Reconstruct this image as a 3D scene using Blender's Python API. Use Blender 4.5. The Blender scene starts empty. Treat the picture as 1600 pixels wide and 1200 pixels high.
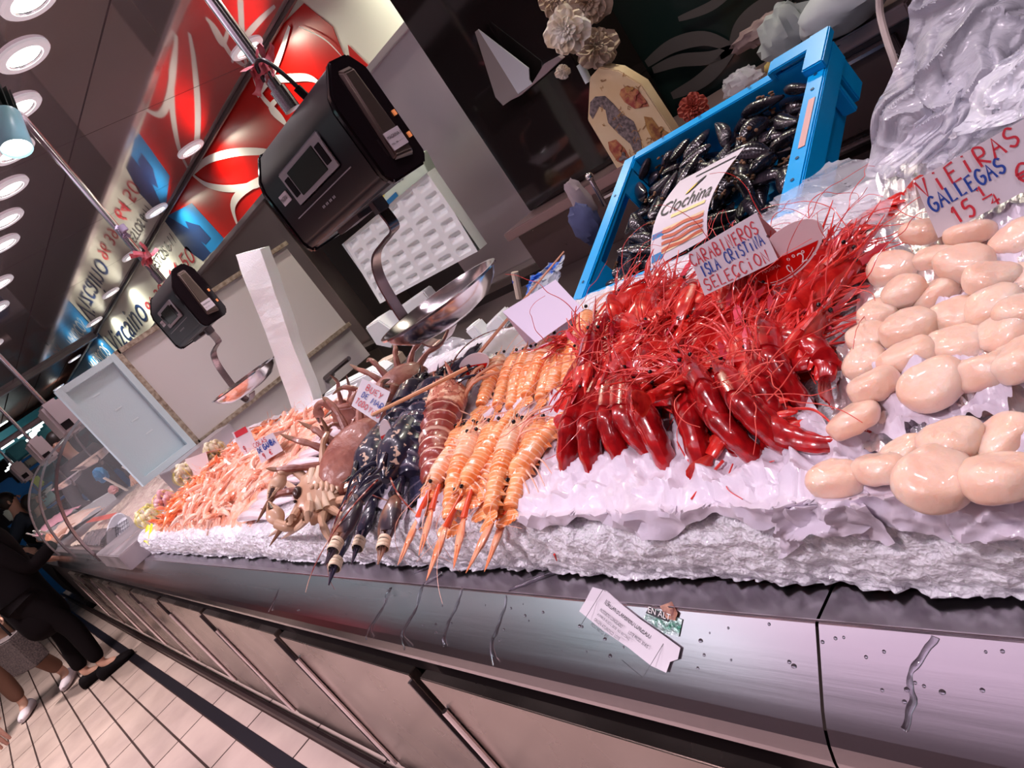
import bpy, bmesh, math, random
from mathutils import Vector, Matrix, noise, Euler
R = random.Random(7)
C = bpy.context.scene.collection
SC = bpy.context.scene
V = Vector
PI = math.pi

# ---------------------------------------------------------------- camera
CAMH = 1.4
FPX = 1105.0
M3 = Matrix(((0.59776053, -0.17685598, -0.78192347),
             (0.56591204, -0.59775928, 0.56782691),
             (-0.56782559, -0.78192443, -0.25723198)))      # image axes (right, down, forward) to world
cd = bpy.data.cameras.new('camera')
cam = bpy.data.objects.new('camera', cd); C.objects.link(cam)
rm = Matrix((M3.col[0], -M3.col[1], -M3.col[2])).transposed()
cam.matrix_world = Matrix.Translation((0, 0, CAMH)) @ rm.to_4x4()
cd.sensor_width = 36.0; cd.lens = 36.0 * FPX / 1600.0; cd.clip_start = 0.02; cd.clip_end = 80
SC.camera = cam
# ---------------------------------------------------------------- view and world
SC.view_settings.view_transform = 'Standard'; SC.view_settings.look = 'None'
SC.view_settings.gamma = 1.0; SC.view_settings.use_curve_mapping = False
SC.view_settings.exposure = 0.1
SC.cycles.max_bounces = 8; SC.cycles.transparent_max_bounces = 12
SC.cycles.sample_clamp_indirect = 4.0
SC.cycles.use_denoising = True
W = bpy.data.worlds.new('market_hall'); SC.world = W; W.use_nodes = True
W.node_tree.nodes['Background'].inputs[0].default_value = (0.55, 0.42, 0.46, 1)
W.node_tree.nodes['Background'].inputs[1].default_value = 0.06

# ---------------------------------------------------------------- pixel rays onto real surfaces (layout survey)
CO = V((0, 0, CAMH))
def ray(u, v): return M3 @ V((u - 800.0, v - 600.0, FPX))
def aty(u, v, y): r = ray(u, v); return CO + r * (y / r.y)
def atx(u, v, x): r = ray(u, v); return CO + r * (x / r.x)
def atz(u, v, z): r = ray(u, v); return CO + r * ((z - CAMH) / r.z)
def ztop(y): return 1.05 + 0.0714 * (y - 0.42)              # the gently rising top of the ice bed
YF = 0.392                                                  # front face of the ice bed
def ICE(u, v, h=0.0):
    r = ray(u, v); k = 0.0714
    t = (1.05 + h - k * 0.42 - CAMH) / (r.z - k * r.y)
    p = CO + r * t
    if p.y < YF: p = CO + r * ((YF - 0.004 - h * 0.8) / r.y)
    return p

# ---------------------------------------------------------------- materials
MATS = {}
def mat(name, col=(.8, .8, .8), rough=.5, metal=0.0, sss=0.0, sssc=None, trans=0.0, alpha=1.0, coat=0.0,
        var=None, vscale=10.0, vmix=(.35, .65), bump=0.0, bscale=60.0, bdist=.002, kind='noise', emit=None, estr=0.0,
        stretch=(1, 1, 1), ior=1.45, rvar=0.0, spec=.5, coords='Object'):
    if name in MATS: return MATS[name]
    m = bpy.data.materials.new(name); m.use_nodes = True; MATS[name] = m
    nt = m.node_tree; b = nt.nodes['Principled BSDF']; I = b.inputs
    I['Base Color'].default_value = (*col, 1); I['Roughness'].default_value = rough; I['Metallic'].default_value = metal
    I['Alpha'].default_value = alpha; I['Transmission Weight'].default_value = trans; I['IOR'].default_value = ior
    I['Coat Weight'].default_value = coat; I['Coat Roughness'].default_value = .08
    I['Specular IOR Level'].default_value = spec
    if sss:
        I['Subsurface Weight'].default_value = sss; I['Subsurface Radius'].default_value = sssc or (.6, .35, .25)
        I['Subsurface Scale'].default_value = .012
    if emit: I['Emission Color'].default_value = (*emit, 1); I['Emission Strength'].default_value = estr
    if var or bump or rvar:
        tc = nt.nodes.new('ShaderNodeTexCoord'); mp = nt.nodes.new('ShaderNodeMapping')
        mp.inputs['Scale'].default_value = stretch
        nt.links.new(tc.outputs[coords], mp.inputs[0])
    if var:
        n = nt.nodes.new('ShaderNodeTexNoise'); n.inputs['Scale'].default_value = vscale; n.inputs['Detail'].default_value = 5
        r = nt.nodes.new('ShaderNodeValToRGB'); e = r.color_ramp.elements
        e[0].position = vmix[0]; e[1].position = vmix[1]; e[0].color = (*col, 1); e[1].color = (*var, 1)
        nt.links.new(mp.outputs[0], n.inputs['Vector']); nt.links.new(n.outputs[0], r.inputs[0]); nt.links.new(r.outputs[0], I['Base Color'])
    if rvar:
        n = nt.nodes.new('ShaderNodeTexNoise'); n.inputs['Scale'].default_value = vscale * 1.7; n.inputs['Detail'].default_value = 4
        q = nt.nodes.new('ShaderNodeMapRange'); q.inputs[1].default_value = .3; q.inputs[2].default_value = .7
        q.inputs[3].default_value = max(0, rough - rvar); q.inputs[4].default_value = min(1, rough + rvar)
        nt.links.new(mp.outputs[0], n.inputs['Vector']); nt.links.new(n.outputs[0], q.inputs[0]); nt.links.new(q.outputs[0], I['Roughness'])
    if bump:
        if kind == 'voronoi': n = nt.nodes.new('ShaderNodeTexVoronoi'); o = 0
        elif kind == 'wave': n = nt.nodes.new('ShaderNodeTexWave'); n.inputs['Distortion'].default_value = 1.5; o = 1
        else: n = nt.nodes.new('ShaderNodeTexNoise'); n.inputs['Detail'].default_value = 6; o = 0
        n.inputs['Scale'].default_value = bscale
        bp = nt.nodes.new('ShaderNodeBump'); bp.inputs['Strength'].default_value = bump; bp.inputs['Distance'].default_value = bdist
        nt.links.new(mp.outputs[0], n.inputs['Vector']); nt.links.new(n.outputs[o], bp.inputs['Height']); nt.links.new(bp.outputs[0], I['Normal'])
    return m

STEEL = mat('brushed_steel', (.46, .43, .46), .24, 1, rvar=.08, vscale=4, bump=.12, bscale=120, bdist=.0006, stretch=(.04, 1, 1))
STEELW = mat('worn_steel_sheet', (.66, .58, .62), .36, 1, rvar=.10, vscale=2.5, bump=.1, bscale=12, bdist=.002)
STEELD = mat('dark_steel', (.20, .17, .18), .38, 1, rvar=.1, vscale=3)
CHROME = mat('chrome', (.82, .76, .79), .18, 1, bump=.12, bscale=30, bdist=.001)
DOORM = mat('cabinet_steel', (.40, .33, .30), .26, 1, rvar=.07, vscale=2, bump=.25, bscale=5, bdist=.006)
BLACK = mat('black_plastic', (.012, .010, .014), .38, bump=.1, bscale=300, bdist=.0004)
BLACKG = mat('black_gloss', (.012, .008, .010), .12)
GREYP = mat('grey_plastic', (.35, .33, .36), .45)
PINKP = mat('pinkish_grey_enamel', (.50, .42, .44), .4)
BLUEP = mat('blue_crate_plastic', (.0, .36, .80), .33, sss=.05, bump=.08, bscale=40)
FOAM = mat('white_styrofoam', (.86, .90, .90), .75, sss=.1, bump=.35, kind='voronoi', bscale=160, bdist=.0015)
FOAMB = mat('pale_blue_styrofoam', (.55, .68, .72), .7, bump=.3, kind='voronoi', bscale=140, bdist=.0015)
WHITEP = mat('white_enamel', (.66, .62, .62), .42)
CREAM = mat('cream_board', (.72, .70, .62), .6)
PAPER = mat('sign_card', (.66, .61, .66), .5)
PAPERP = mat('folded_card_pink', (.74, .60, .60), .55)
RED = mat('red_print', (.55, .004, .002), .35)
REDI = mat('red_marker', (.55, .03, .05), .5)
BLUEI = mat('blue_marker', (.02, .06, .32), .5)
INK = mat('black_ink', (.02, .02, .025), .5)
NAVY = mat('navy_print', (.012, .035, .12), .4)
TEAL = mat('blue_print', (.01, .17, .42), .4)
WHITEI = mat('white_print', (.80, .78, .76), .45)
RUBBER = mat('beige_rubber_band', (.72, .58, .42), .55)
LAMPG = mat('lamp_glow', (1, 1, 1), .5, emit=(1, .97, .90), estr=9.0)
LAMPR = mat('lamp_ring', (.75, .70, .74), .4, emit=(.85, .78, .85), estr=.35)  # weak emission put in so the ring looks lit by its bulb

def bands(m, col, scale, fac=.6, width=.8, dist=1.0, axis='X'):
    # pale cross bands of the shell itself
    nt = m.node_tree; b = nt.nodes['Principled BSDF']; tc = nt.nodes.new('ShaderNodeTexCoord'); w = nt.nodes.new('ShaderNodeTexWave')
    w.bands_direction = axis; w.inputs['Scale'].default_value = scale; w.inputs['Distortion'].default_value = dist; w.inputs['Detail'].default_value = 2; w.inputs['Detail Scale'].default_value = 3
    nt.links.new(tc.outputs['Object'], w.inputs['Vector'])
    q = nt.nodes.new('ShaderNodeMapRange'); q.inputs[1].default_value = width; q.inputs[2].default_value = min(1, width + .15); q.inputs[4].default_value = fac
    nt.links.new(w.outputs['Fac'], q.inputs[0])
    mx = nt.nodes.new('ShaderNodeMix'); mx.data_type = 'RGBA'; mx.inputs[7].default_value = (*col, 1)
    src = b.inputs['Base Color'].links[0].from_socket; nt.links.new(q.outputs[0], mx.inputs[0]); nt.links.new(src, mx.inputs[6]); nt.links.new(mx.outputs[2], b.inputs['Base Color'])
    return m

# ---------------------------------------------------------------- mesh building
class MB:
    def __init__(s): s.v = []; s.f = []; s.mi = []; s.m = 0
    def add(s, vs, fs):
        o = len(s.v); s.v += [V(p) for p in vs]; s.f += [tuple(i + o for i in f) for f in fs]; s.mi += [s.m] * len(fs); return s
    def box(s, c, d, rot=None, taper=1.0):
        c = V(c); hx, hy, hz = d[0] / 2, d[1] / 2, d[2] / 2
        vs = []
        for z, k in ((-hz, 1), (hz, taper)):
            for x, y in ((-hx, -hy), (hx, -hy), (hx, hy), (-hx, hy)): vs.append(V((x * k, y * k, z)))
        if rot is not None: vs = [rot @ p for p in vs]
        return s.add([c + p for p in vs], [(3, 2, 1, 0), (4, 5, 6, 7), (0, 1, 5, 4), (1, 2, 6, 5), (2, 3, 7, 6), (3, 0, 4, 7)])
    def loft(s, rings, cap=True, close=False):
        n = len(rings[0]); vs = [p for r in rings for p in r]; fs = []
        m = len(rings)
        for i in range(m - (0 if close else 1)):
            for j in range(n):
                a = i * n + j; b = i * n + (j + 1) % n; i2 = ((i + 1) % m) * n
                fs.append((a, b, i2 + (j + 1) % n, i2 + j))
        if cap and not close: fs.append(tuple(range(n - 1, -1, -1))); fs.append(tuple((m - 1) * n + j for j in range(n)))
        return s.add(vs, fs)
    def tube(s, pts, rad, n=8, flat=1.0, cap=True):
        pts = [V(p) for p in pts]; k = len(pts)
        if not hasattr(rad, '__len__'): rad = [rad] * k
        t0 = (pts[1] - pts[0]).normalized()
        u = t0.orthogonal().normalized() if abs(t0.z) > .95 else t0.cross(V((0, 0, 1))).normalized()
        rings = []
        for i, p in enumerate(pts):
            t = (pts[min(i + 1, k - 1)] - pts[max(i - 1, 0)]).normalized()
            u = (u - t * u.dot(t)); u = u.normalized() if u.length > 1e-6 else t.orthogonal().normalized()
            w = t.cross(u)
            rings.append([p + (u * math.cos(2 * PI * j / n) + w * math.sin(2 * PI * j / n) * flat) * rad[i] for j in range(n)])
        return s.loft(rings, cap)
    def ell(s, c, r, nu=12, nv=8, rot=None, fn=None):
        c = V(c); vs = []; fs = []
        for i in range(1, nv):
            th = PI * i / nv
            for j in range(nu):
                ph = 2 * PI * j / nu
                d = V((math.sin(th) * math.cos(ph), math.sin(th) * math.sin(ph), math.cos(th)))
                p = V((d.x * r[0], d.y * r[1], d.z * r[2]))
                if fn: p = p * fn(d)
                vs.append(p)
        k1 = V((0, 0, r[2])) * (fn(V((0, 0, 1))) if fn else 1); k2 = V((0, 0, -r[2])) * (fn(V((0, 0, -1))) if fn else 1)
        vs += [k1, k2]; T = len(vs) - 2
        for i in range(nv - 2):
            for j in range(nu):
                fs.append((i * nu + j, (i + 1) * nu + j, (i + 1) * nu + (j + 1) % nu, i * nu + (j + 1) % nu))
        for j in range(nu):
            fs.append((T, j, (j + 1) % nu)); fs.append((T + 1, (nv - 2) * nu + (j + 1) % nu, (nv - 2) * nu + j))
        if rot is not None: vs = [rot @ p for p in vs]
        return s.add([c + p for p in vs], fs)
    def grid(s, fn, nu, nv):
        vs = [fn(i / nu, j / nv) for i in range(nu + 1) for j in range(nv + 1)]
        fs = [(i * (nv + 1) + j, (i + 1) * (nv + 1) + j, (i + 1) * (nv + 1) + j + 1, i * (nv + 1) + j + 1) for i in range(nu) for j in range(nv)]
        return s.add(vs, fs)
    def prism(s, poly, dz, M=None):
        # poly: list of (x,y) ; extruded from z=0 to z=dz
        n = len(poly); vs = [V((x, y, 0)) for x, y in poly] + [V((x, y, dz)) for x, y in poly]
        if M is not None: vs = [M @ p for p in vs]
        return s.add(vs, [tuple(range(n - 1, -1, -1)), tuple(range(n, 2 * n))] + [(i, (i + 1) % n, n + (i + 1) % n, n + i) for i in range(n)])
    def lathe(s, prof, n=24, M=None):
        rings = [[V((r * math.cos(2 * PI * j / n), r * math.sin(2 * PI * j / n), z)) for j in range(n)] for r, z in prof]
        if M is not None: rings = [[M @ p for p in r] for r in rings]
        return s.loft(rings, False)
    def ribbon(s, pts, w, nrm, off=0.0):
        pts = [V(p) for p in pts]; nrm = V(nrm).normalized(); vs = []
        for i, p in enumerate(pts):
            t = (pts[min(i + 1, len(pts) - 1)] - pts[max(i - 1, 0)]); t.normalize()
            sd = t.cross(nrm).normalized(); ww = w[i] if hasattr(w, '__len__') else w
            vs += [p + sd * ww / 2 + nrm * off, p - sd * ww / 2 + nrm * off]
        return s.add(vs, [(2 * i, 2 * i + 1, 2 * i + 3, 2 * i + 2) for i in range(len(pts) - 1)])
    def mesh(s, name, mats, smooth=True, bevel=0.0, seg=2):
        me = bpy.data.meshes.new(name); me.from_pydata([tuple(p) for p in s.v], [], s.f)
        if not isinstance(mats, (list, tuple)): mats = [mats]
        for m in mats: me.materials.append(m)
        me.polygons.foreach_set('material_index', s.mi)
        bm = bmesh.new(); bm.from_mesh(me)
        bmesh.ops.recalc_face_normals(bm, faces=bm.faces)
        if bevel:
            ed = [e for e in bm.edges if len(e.link_faces) == 2 and e.calc_face_angle(0) > .5]
            bmesh.ops.bevel(bm, geom=ed, offset=bevel, segments=seg, affect='EDGES', clamp_overlap=True)
        bm.to_mesh(me); bm.free()
        if smooth:
            me.polygons.foreach_set('use_smooth', [True] * len(me.polygons))
            me.set_sharp_from_angle(angle=math.radians(38))
        me.update(); return me
    def obj(s, name, mats, parent=None, smooth=True, bevel=0.0, seg=2):
        return link(name, s.mesh(name, mats, smooth, bevel, seg), parent)
def link(name, me, parent=None, M=None):
    o = bpy.data.objects.new(name, me); C.objects.link(o)
    if parent is not None:
        o.parent = parent
        if parent.type == 'EMPTY': o.matrix_parent_inverse = parent.matrix_basis.inverted()
    if M is not None: o.matrix_basis = M
    return o
def tag(o, label=None, cat=None, group=None, kind=None):
    if label: o['label'] = label
    if cat: o['category'] = cat
    if group: o['group'] = group
    if kind: o['kind'] = kind
    return o
def empty(name, loc=(0, 0, 0), label=None, cat=None, group=None, M=None):
    o = bpy.data.objects.new(name, None); C.objects.link(o); o.empty_display_size = .02
    if M is not None: o.matrix_basis = M
    else: o.matrix_basis = Matrix.Translation(V(loc))
    return tag(o, label, cat, group)
def struct(o): o['kind'] = 'structure'; return o
def kids(o): return [c for c in bpy.data.objects if c.parent == o]
def copy_tree(o, M, tree, label=None, group=None, cat=None, name=None):
    r = o.copy(); C.objects.link(r); r.matrix_basis = M
    if label: r['label'] = label
    if group: r['group'] = group
    for ch in tree.get(o.name, ()):
        c = ch.copy(); C.objects.link(c); c.parent = r
        for g in tree.get(ch.name, ()):
            d = g.copy(); C.objects.link(d); d.parent = c
    return r
def treeof(o):
    t = {}
    for c in bpy.data.objects:
        if c.parent: t.setdefault(c.parent.name, []).append(c)
    return t
def frame(o, x, y):
    x = V(x).normalized(); y = V(y); y = (y - x * y.dot(x)).normalized(); z = x.cross(y)
    m = Matrix((x, y, z)).transposed().to_4x4(); m.translation = V(o); return m
def fz(o, x, z):
    x = V(x).normalized(); z = V(z); z = (z - x * z.dot(x)).normalized(); y = z.cross(x)
    m = Matrix((x, y, z)).transposed().to_4x4(); m.translation = V(o); return m
def nz(p, s=1.0, seed=0.0): return noise.noise(V((p[0] * s + seed, p[1] * s - seed, p[2] * s + .5 * seed)))
def polyfn(pts, t):
    k = t * (len(pts) - 1); i = min(int(k), len(pts) - 2); return V(pts[i]).lerp(V(pts[i + 1]), k - i)
def smooth_path(pts, n=6):
    pts = [V(p) for p in pts]; out = []
    for i in range(len(pts) - 1):
        a = pts[max(i - 1, 0)]; b = pts[i]; c = pts[i + 1]; d = pts[min(i + 2, len(pts) - 1)]
        for k in range(n):
            t = k / n
            out.append(.5 * ((2 * b) + (c - a) * t + (2 * a - 5 * b + 4 * c - d) * t * t + (3 * b - a - 3 * c + d) * t ** 3))
    out.append(pts[-1]); return out

# printed text as a mesh lying in the XY plane of matrix M, scaled to a given width
def text(s, width, M, m, parent, name='lettering', height=None, shear=0.0, thick=.0, align='LEFT'):
    cu = bpy.data.curves.new('t', 'FONT'); cu.body = s; cu.size = 1; cu.resolution_u = 3; cu.extrude = thick; cu.shear = shear
    to = bpy.data.objects.new('t', cu); C.objects.link(to)
    dg = bpy.context.evaluated_depsgraph_get(); dg.update()
    me = bpy.data.meshes.new_from_object(to.evaluated_get(dg)); bpy.data.objects.remove(to)
    xs = [v.co.x for v in me.vertices]; ys = [v.co.y for v in me.vertices]
    x0, x1, y0, y1 = min(xs), max(xs), min(ys), max(ys); k = width / (x1 - x0); ky = (height / (y1 - y0)) if height else k
    for v in me.vertices: v.co = V(((v.co.x - x0) * k, (v.co.y - y0) * ky, v.co.z))
    me.materials.clear(); me.materials.append(m)
    return link(name, me, parent, M)
# hand lettering: marker strokes
S = {
 'A': [[(0, 0), (.45, 1), (.9, 0)], [(.18, .4), (.72, .42)]], 'B': [[(.1, 0), (.1, 1), (.6, .95), (.65, .6), (.1, .52), (.75, .4), (.7, .05), (.1, 0)]],
 'C': [[(.85, .85), (.5, 1), (.1, .7), (.1, .25), (.45, 0), (.85, .15)]], 'D': [[(.1, 0), (.12, 1), (.6, .9), (.8, .5), (.6, .1), (.1, 0)]],
 'E': [[(.8, 1), (.12, .95), (.1, 0), (.8, .02)], [(.1, .5), (.65, .52)]], 'F': [[(.8, 1), (.12, .95), (.1, 0)], [(.1, .5), (.65, .52)]],
 'G': [[(.85, .85), (.5, 1), (.1, .7), (.1, .25), (.45, 0), (.85, .2), (.85, .48), (.5, .48)]], 'H': [[(.1, 0), (.1, 1)], [(.8, 0), (.8, 1)], [(.1, .5), (.8, .5)]],
 'I': [[(.4, 0), (.4, 1)]], 'i': [[(.4, 0), (.4, .7)], [(.4, .9), (.44, .98)]], 'J': [[(.1, .2), (.3, 0), (.6, .1), (.6, 1)]], 'L': [[(.12, 1), (.1, 0), (.8, .03)]],
 'M': [[(.05, 0), (.15, 1), (.5, .4), (.85, 1), (.95, 0)]], 'N': [[(.1, 0), (.12, 1), (.75, 0), (.8, 1)]], 'O': [[(.5, 1), (.1, .7), (.1, .25), (.5, 0), (.85, .3), (.85, .7), (.5, 1)]],
 'P': [[(.1, 0), (.1, 1), (.7, .9), (.7, .55), (.1, .45)]], 'Q': [[(.5, 1), (.1, .7), (.1, .25), (.5, 0), (.85, .3), (.85, .7), (.5, 1)], [(.55, .25), (.9, -.1)]], 'R': [[(.1, 0), (.1, 1), (.7, .9), (.7, .55), (.1, .45), (.8, 0)]],
 'S': [[(.8, .85), (.45, 1), (.12, .78), (.2, .55), (.7, .42), (.8, .18), (.45, 0), (.1, .15)]], 'T': [[(.05, 1), (.85, 1)], [(.45, 1), (.42, 0)]],
 'U': [[(.1, 1), (.12, .2), (.45, 0), (.78, .2), (.8, 1)]], 'V': [[(.05, 1), (.4, 0), (.8, 1)]], 'X': [[(.1, 0), (.8, 1)], [(.1, 1), (.8, 0)]], 'Y': [[(.05, 1), (.42, .5), (.8, 1)], [(.42, .5), (.35, 0)]],
 'Z': [[(.1, 1), (.8, 1), (.1, 0), (.8, 0)]],
 '1': [[(.15, .7), (.45, 1), (.45, 0)]], '4': [[(.55, 0), (.6, 1), (.1, .35), (.85, .38)]], '5': [[(.8, 1), (.2, .97), (.15, .58), (.6, .6), (.78, .3), (.5, 0), (.1, .08)]],
 '6': [[(.7, 1), (.2, .6), (.12, .2), (.5, 0), (.8, .25), (.5, .48), (.15, .3)]], '9': [[(.75, .65), (.4, .5), (.15, .75), (.45, 1), (.75, .8), (.6, 0)]],
 '/': [[(.1, -.1), (.7, 1.05)]], '0': [[(.5, 1), (.1, .7), (.1, .25), (.5, 0), (.85, .3), (.85, .7), (.5, 1)]], '-': [[(.1, .5), (.8, .52)]], '€': [[(.85, .85), (.5, 1), (.15, .7), (.15, .25), (.45, 0), (.85, .15)], [(0, .6), (.6, .6)], [(0, .4), (.6, .4)]],
}
def hand(s, x, y, w, h, M, m, parent, pen=.1, name='lettering', z=.0008, seed=1, slope=0.0):
    b = MB(); rr = random.Random(seed); n = len(s); cw = w / n
    for i, ch in enumerate(s):
        for st in S.get(ch, ()):
            jit = rr.uniform(-.05, .05)
            pts = [V((x + (i + px * .86 + rr.uniform(-.02, .02)) * cw, y + (py + jit) * h + slope * (i + px) * cw, z)) for px, py in st]
            b.ribbon(smooth_path(pts, 4) if len(pts) > 2 and ch not in 'ALVTIEFHMNZ14' else pts, pen * h, (0, 0, 1))
    b.v = [M @ p for p in b.v]
    return b.obj(name, m, parent, smooth=False)
# ================================================================ SETTING
ZC = 2.5; YW = 2.3
FLOORM = mat('floor_tile', (.44, .335, .29), .42, var=(.35, .26, .23), vscale=3, rvar=.1)
def floor_lines(m):
    nt = m.node_tree; b = nt.nodes['Principled BSDF']; tc = nt.nodes.new('ShaderNodeTexCoord')
    br = nt.nodes.new('ShaderNodeTexBrick'); br.inputs['Scale'].default_value = 1; br.offset = 0
    br.inputs['Brick Width'].default_value = .60; br.inputs['Row Height'].default_value = .155; br.inputs['Mortar Size'].default_value = .006
    br.inputs['Color1'].default_value = (1, 1, 1, 1); br.inputs['Color2'].default_value = (.9, .9, .9, 1); br.inputs['Mortar'].default_value = (.08, .05, .05, 1)
    wv = nt.nodes.new('ShaderNodeTexWave'); wv.inputs['Scale'].default_value = 4.5; wv.bands_direction = 'X'; wv.wave_profile = 'SAW'
    nt.links.new(tc.outputs['Object'], br.inputs['Vector']); nt.links.new(tc.outputs['Object'], wv.inputs['Vector'])
    mx = nt.nodes.new('ShaderNodeMix'); mx.data_type = 'RGBA'; mx.blend_type = 'MULTIPLY'; mx.inputs[0].default_value = 1
    src = b.inputs['Base Color'].links[0].from_socket
    nt.links.new(src, mx.inputs[6]); nt.links.new(br.outputs['Color'], mx.inputs[7])
    nt.links.new(mx.outputs[2], b.inputs['Base Color'])
    bp = nt.nodes.new('ShaderNodeBump'); bp.inputs['Strength'].default_value = .4; bp.inputs['Distance'].default_value = .003
    nt.links.new(wv.outputs['Fac'], bp.inputs['Height']); nt.links.new(bp.outputs[0], b.inputs['Normal'])
floor_lines(FLOORM)
struct(MB().box((-6, -.95, -.05), (22, 5.5, .1)).obj('floor', FLOORM, smooth=False))
# mirror ceiling in panels
MIRR = mat('mirror_ceiling', (.74, .64, .68), .05, .78)
b = MB(); xs = [-9.2, -7.6, -6.1, -4.7, -3.3, -1.9, -.5, .9, 2.3]
for i in range(8):
    for y0, y1 in ((.28, 1.28), (1.285, 2.3)):
        b.box(((xs[i] + xs[i + 1]) / 2, (y0 + y1) / 2, ZC + .02), (xs[i + 1] - xs[i] - .006, y1 - y0 - .004, .04))
struct(b.obj('ceiling', MIRR, smooth=False))
b = MB(); b.box((-3.45, 1.3, ZC + .06), (11.6, 2.1, .02))
struct(b.obj('trim_1', BLACK, smooth=False))
BROWN = mat('brown_ceiling_board', (.16, .06, .04), .4, var=(.10, .035, .025), vscale=3, stretch=(1, 8, 1))
b = MB()
for k in range(12): b.box((-15.6, -2.2 + k * .42, 2.62), (12.6, .40, .05))
struct(b.obj('trim_2', BROWN, smooth=False))
struct(MB().box((-9.3, .9, 2.52), (.14, 2.8, .12)).obj('trim_3', GREYP, smooth=False, bevel=.01))
# rail where ceiling meets fascia
struct(MB().tube([(-16, YW - .02, ZC - .012), (2.3, YW - .02, ZC - .012)], .014, 8).obj('trim_4', STEELD))
# back wall of the stall
DARKW = mat('dark_back_wall', (.025, .018, .02), .25, var=(.035, .03, .032), vscale=2)
struct(MB().box((-3, 3.35, 1.3), (26, .1, 2.6)).obj('wall_back', mat('far_wall_grey', (.20, .165, .15), .6)))
struct(MB().box((1.4, 2.3, 1.3), (.1, 2.2, 2.6)).obj('wall_right', DARKW))
struct(MB().box((-19.5, 0, 1.4), (.1, 8, 2.8)).obj('wall_left', mat('far_hall_wall', (.05, .045, .05), .6, var=(.02, .07, .09), vscale=1.2)))
# steel splash column behind the worktop
def slab(name, x0, x1, y0, y1, z0, z1, m, bev=.003):
    return MB().box(((x0 + x1) / 2, (y0 + y1) / 2, (z0 + z1) / 2), (x1 - x0, y1 - y0, z1 - z0)).obj(name, m, bevel=bev)
o = struct(slab('wall_column', -2.875, -2.135, 2.26, 2.42, .93, 2.055, mat('column_steel', (.64, .55, .62), .42, 1, rvar=.05, vscale=3, bump=.08, bscale=3, bdist=.006)))
MB().tube([(-2.135, 2.257, .95), (-2.135, 2.257, 2.05)], .004, 6).obj('edge_bead', CHROME, o)
rv = MB()
for x, z in ((-2.17, 1.86), (-2.17, 1.35), (-2.82, 1.8), (-2.82, 1.3)): rv.ell((x, 2.256, z), (.006, .004, .006), 8, 6)
rv.obj('rivet', CHROME, o)
struct(slab('wall_panel', -5.7, -4.15, 2.30, 2.42, .6, 2.055, mat('panel_steel', (.62, .53, .50), .36, 1, rvar=.06, vscale=2)))
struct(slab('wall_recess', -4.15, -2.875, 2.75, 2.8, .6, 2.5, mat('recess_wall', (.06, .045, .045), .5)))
struct(slab('trim_5', -16, -2.05, 2.24, 2.32, 2.025, 2.055, STEELW))
# fascia sign board
fa = tag(slab('fascia_sign', -16, -.1, 2.302, 2.36, 2.05, 2.492, mat('fascia_cream', (.86, .90, .80), .5)), 'long cream fascia board with red flower, blue swoosh and shop lettering under the mirror ceiling', 'sign')
def flat(pts, name, m, off, parent=fa, thick=.002):
    P = [aty(u, v, YW) for u, v in pts]
    b = MB(); n = len(P); b.add([V((p.x, YW - off, max(2.052, min(2.49, p.z)))) for p in P] + [V((p.x, YW - off + thick, max(2.052, min(2.49, p.z)))) for p in P],
        [tuple(range(n)), tuple(range(2 * n - 1, n - 1, -1))] + [(i, (i + 1) % n, n + (i + 1) % n, n + i) for i in range(n)])
    return b.obj(name, m, parent, smooth=False)
flat([(475, 5), (520, 42), (537, 85), (560, 120), (420, 300), (350, 372), (255, 330), (330, 200), (395, 107), (440, 40)], 'red_field', RED, .002)
flat([(544, 70), (578, 104), (560, 120), (548, 95)], 'red_corner', RED, .0025)
flat([(255, 330), (300, 317), (350, 372), (345, 383), (330, 395), (298, 362), (258, 345)], 'blue_swoosh', TEAL, .003)
flat([(258, 345), (262, 337), (300, 360), (330, 395), (318, 408), (290, 388)], 'navy_swoosh', NAVY, .004)
flat([(290, 345), (312, 352), (330, 372), (322, 382), (300, 366)], 'navy_leaf', NAVY, .0045)
STN = [0]
def stroke(pts, w, name='white_petal_line', m=WHITEI, off=.006):
    STN[0] += 1; off += .0008 * STN[0]
    P = [aty(u, v, YW) for u, v in pts]; P = [V((p.x, YW - off, max(2.055, min(2.488, p.z)))) for p in P]
    P = smooth_path(P, 6); n = len(P)
    return MB().ribbon(P, [w * (.45 + .55 * math.sin(PI * i / (n - 1))) for i in range(n)], (0, -1, 0)).obj(name, m, fa, smooth=False)
stroke([(300, 270), (325, 250), (365, 238), (410, 236), (440, 240)], .05)
stroke([(300, 270), (325, 288), (360, 294), (400, 288), (430, 272)], .05)
stroke([(372, 350), (365, 322), (378, 300), (410, 280), (440, 268)], .05)
stroke([(398, 118), (430, 122), (480, 120), (500, 128)], .04)
stroke([(398, 118), (412, 150), (440, 180), (452, 200)], .04)
stroke([(440, 150), (425, 170), (450, 195)], .03)
stroke([(455, 40), (440, 85), (425, 120), (405, 150)], .03)
stroke([(540, 90), (510, 60), (470, 40)], .008)
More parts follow.
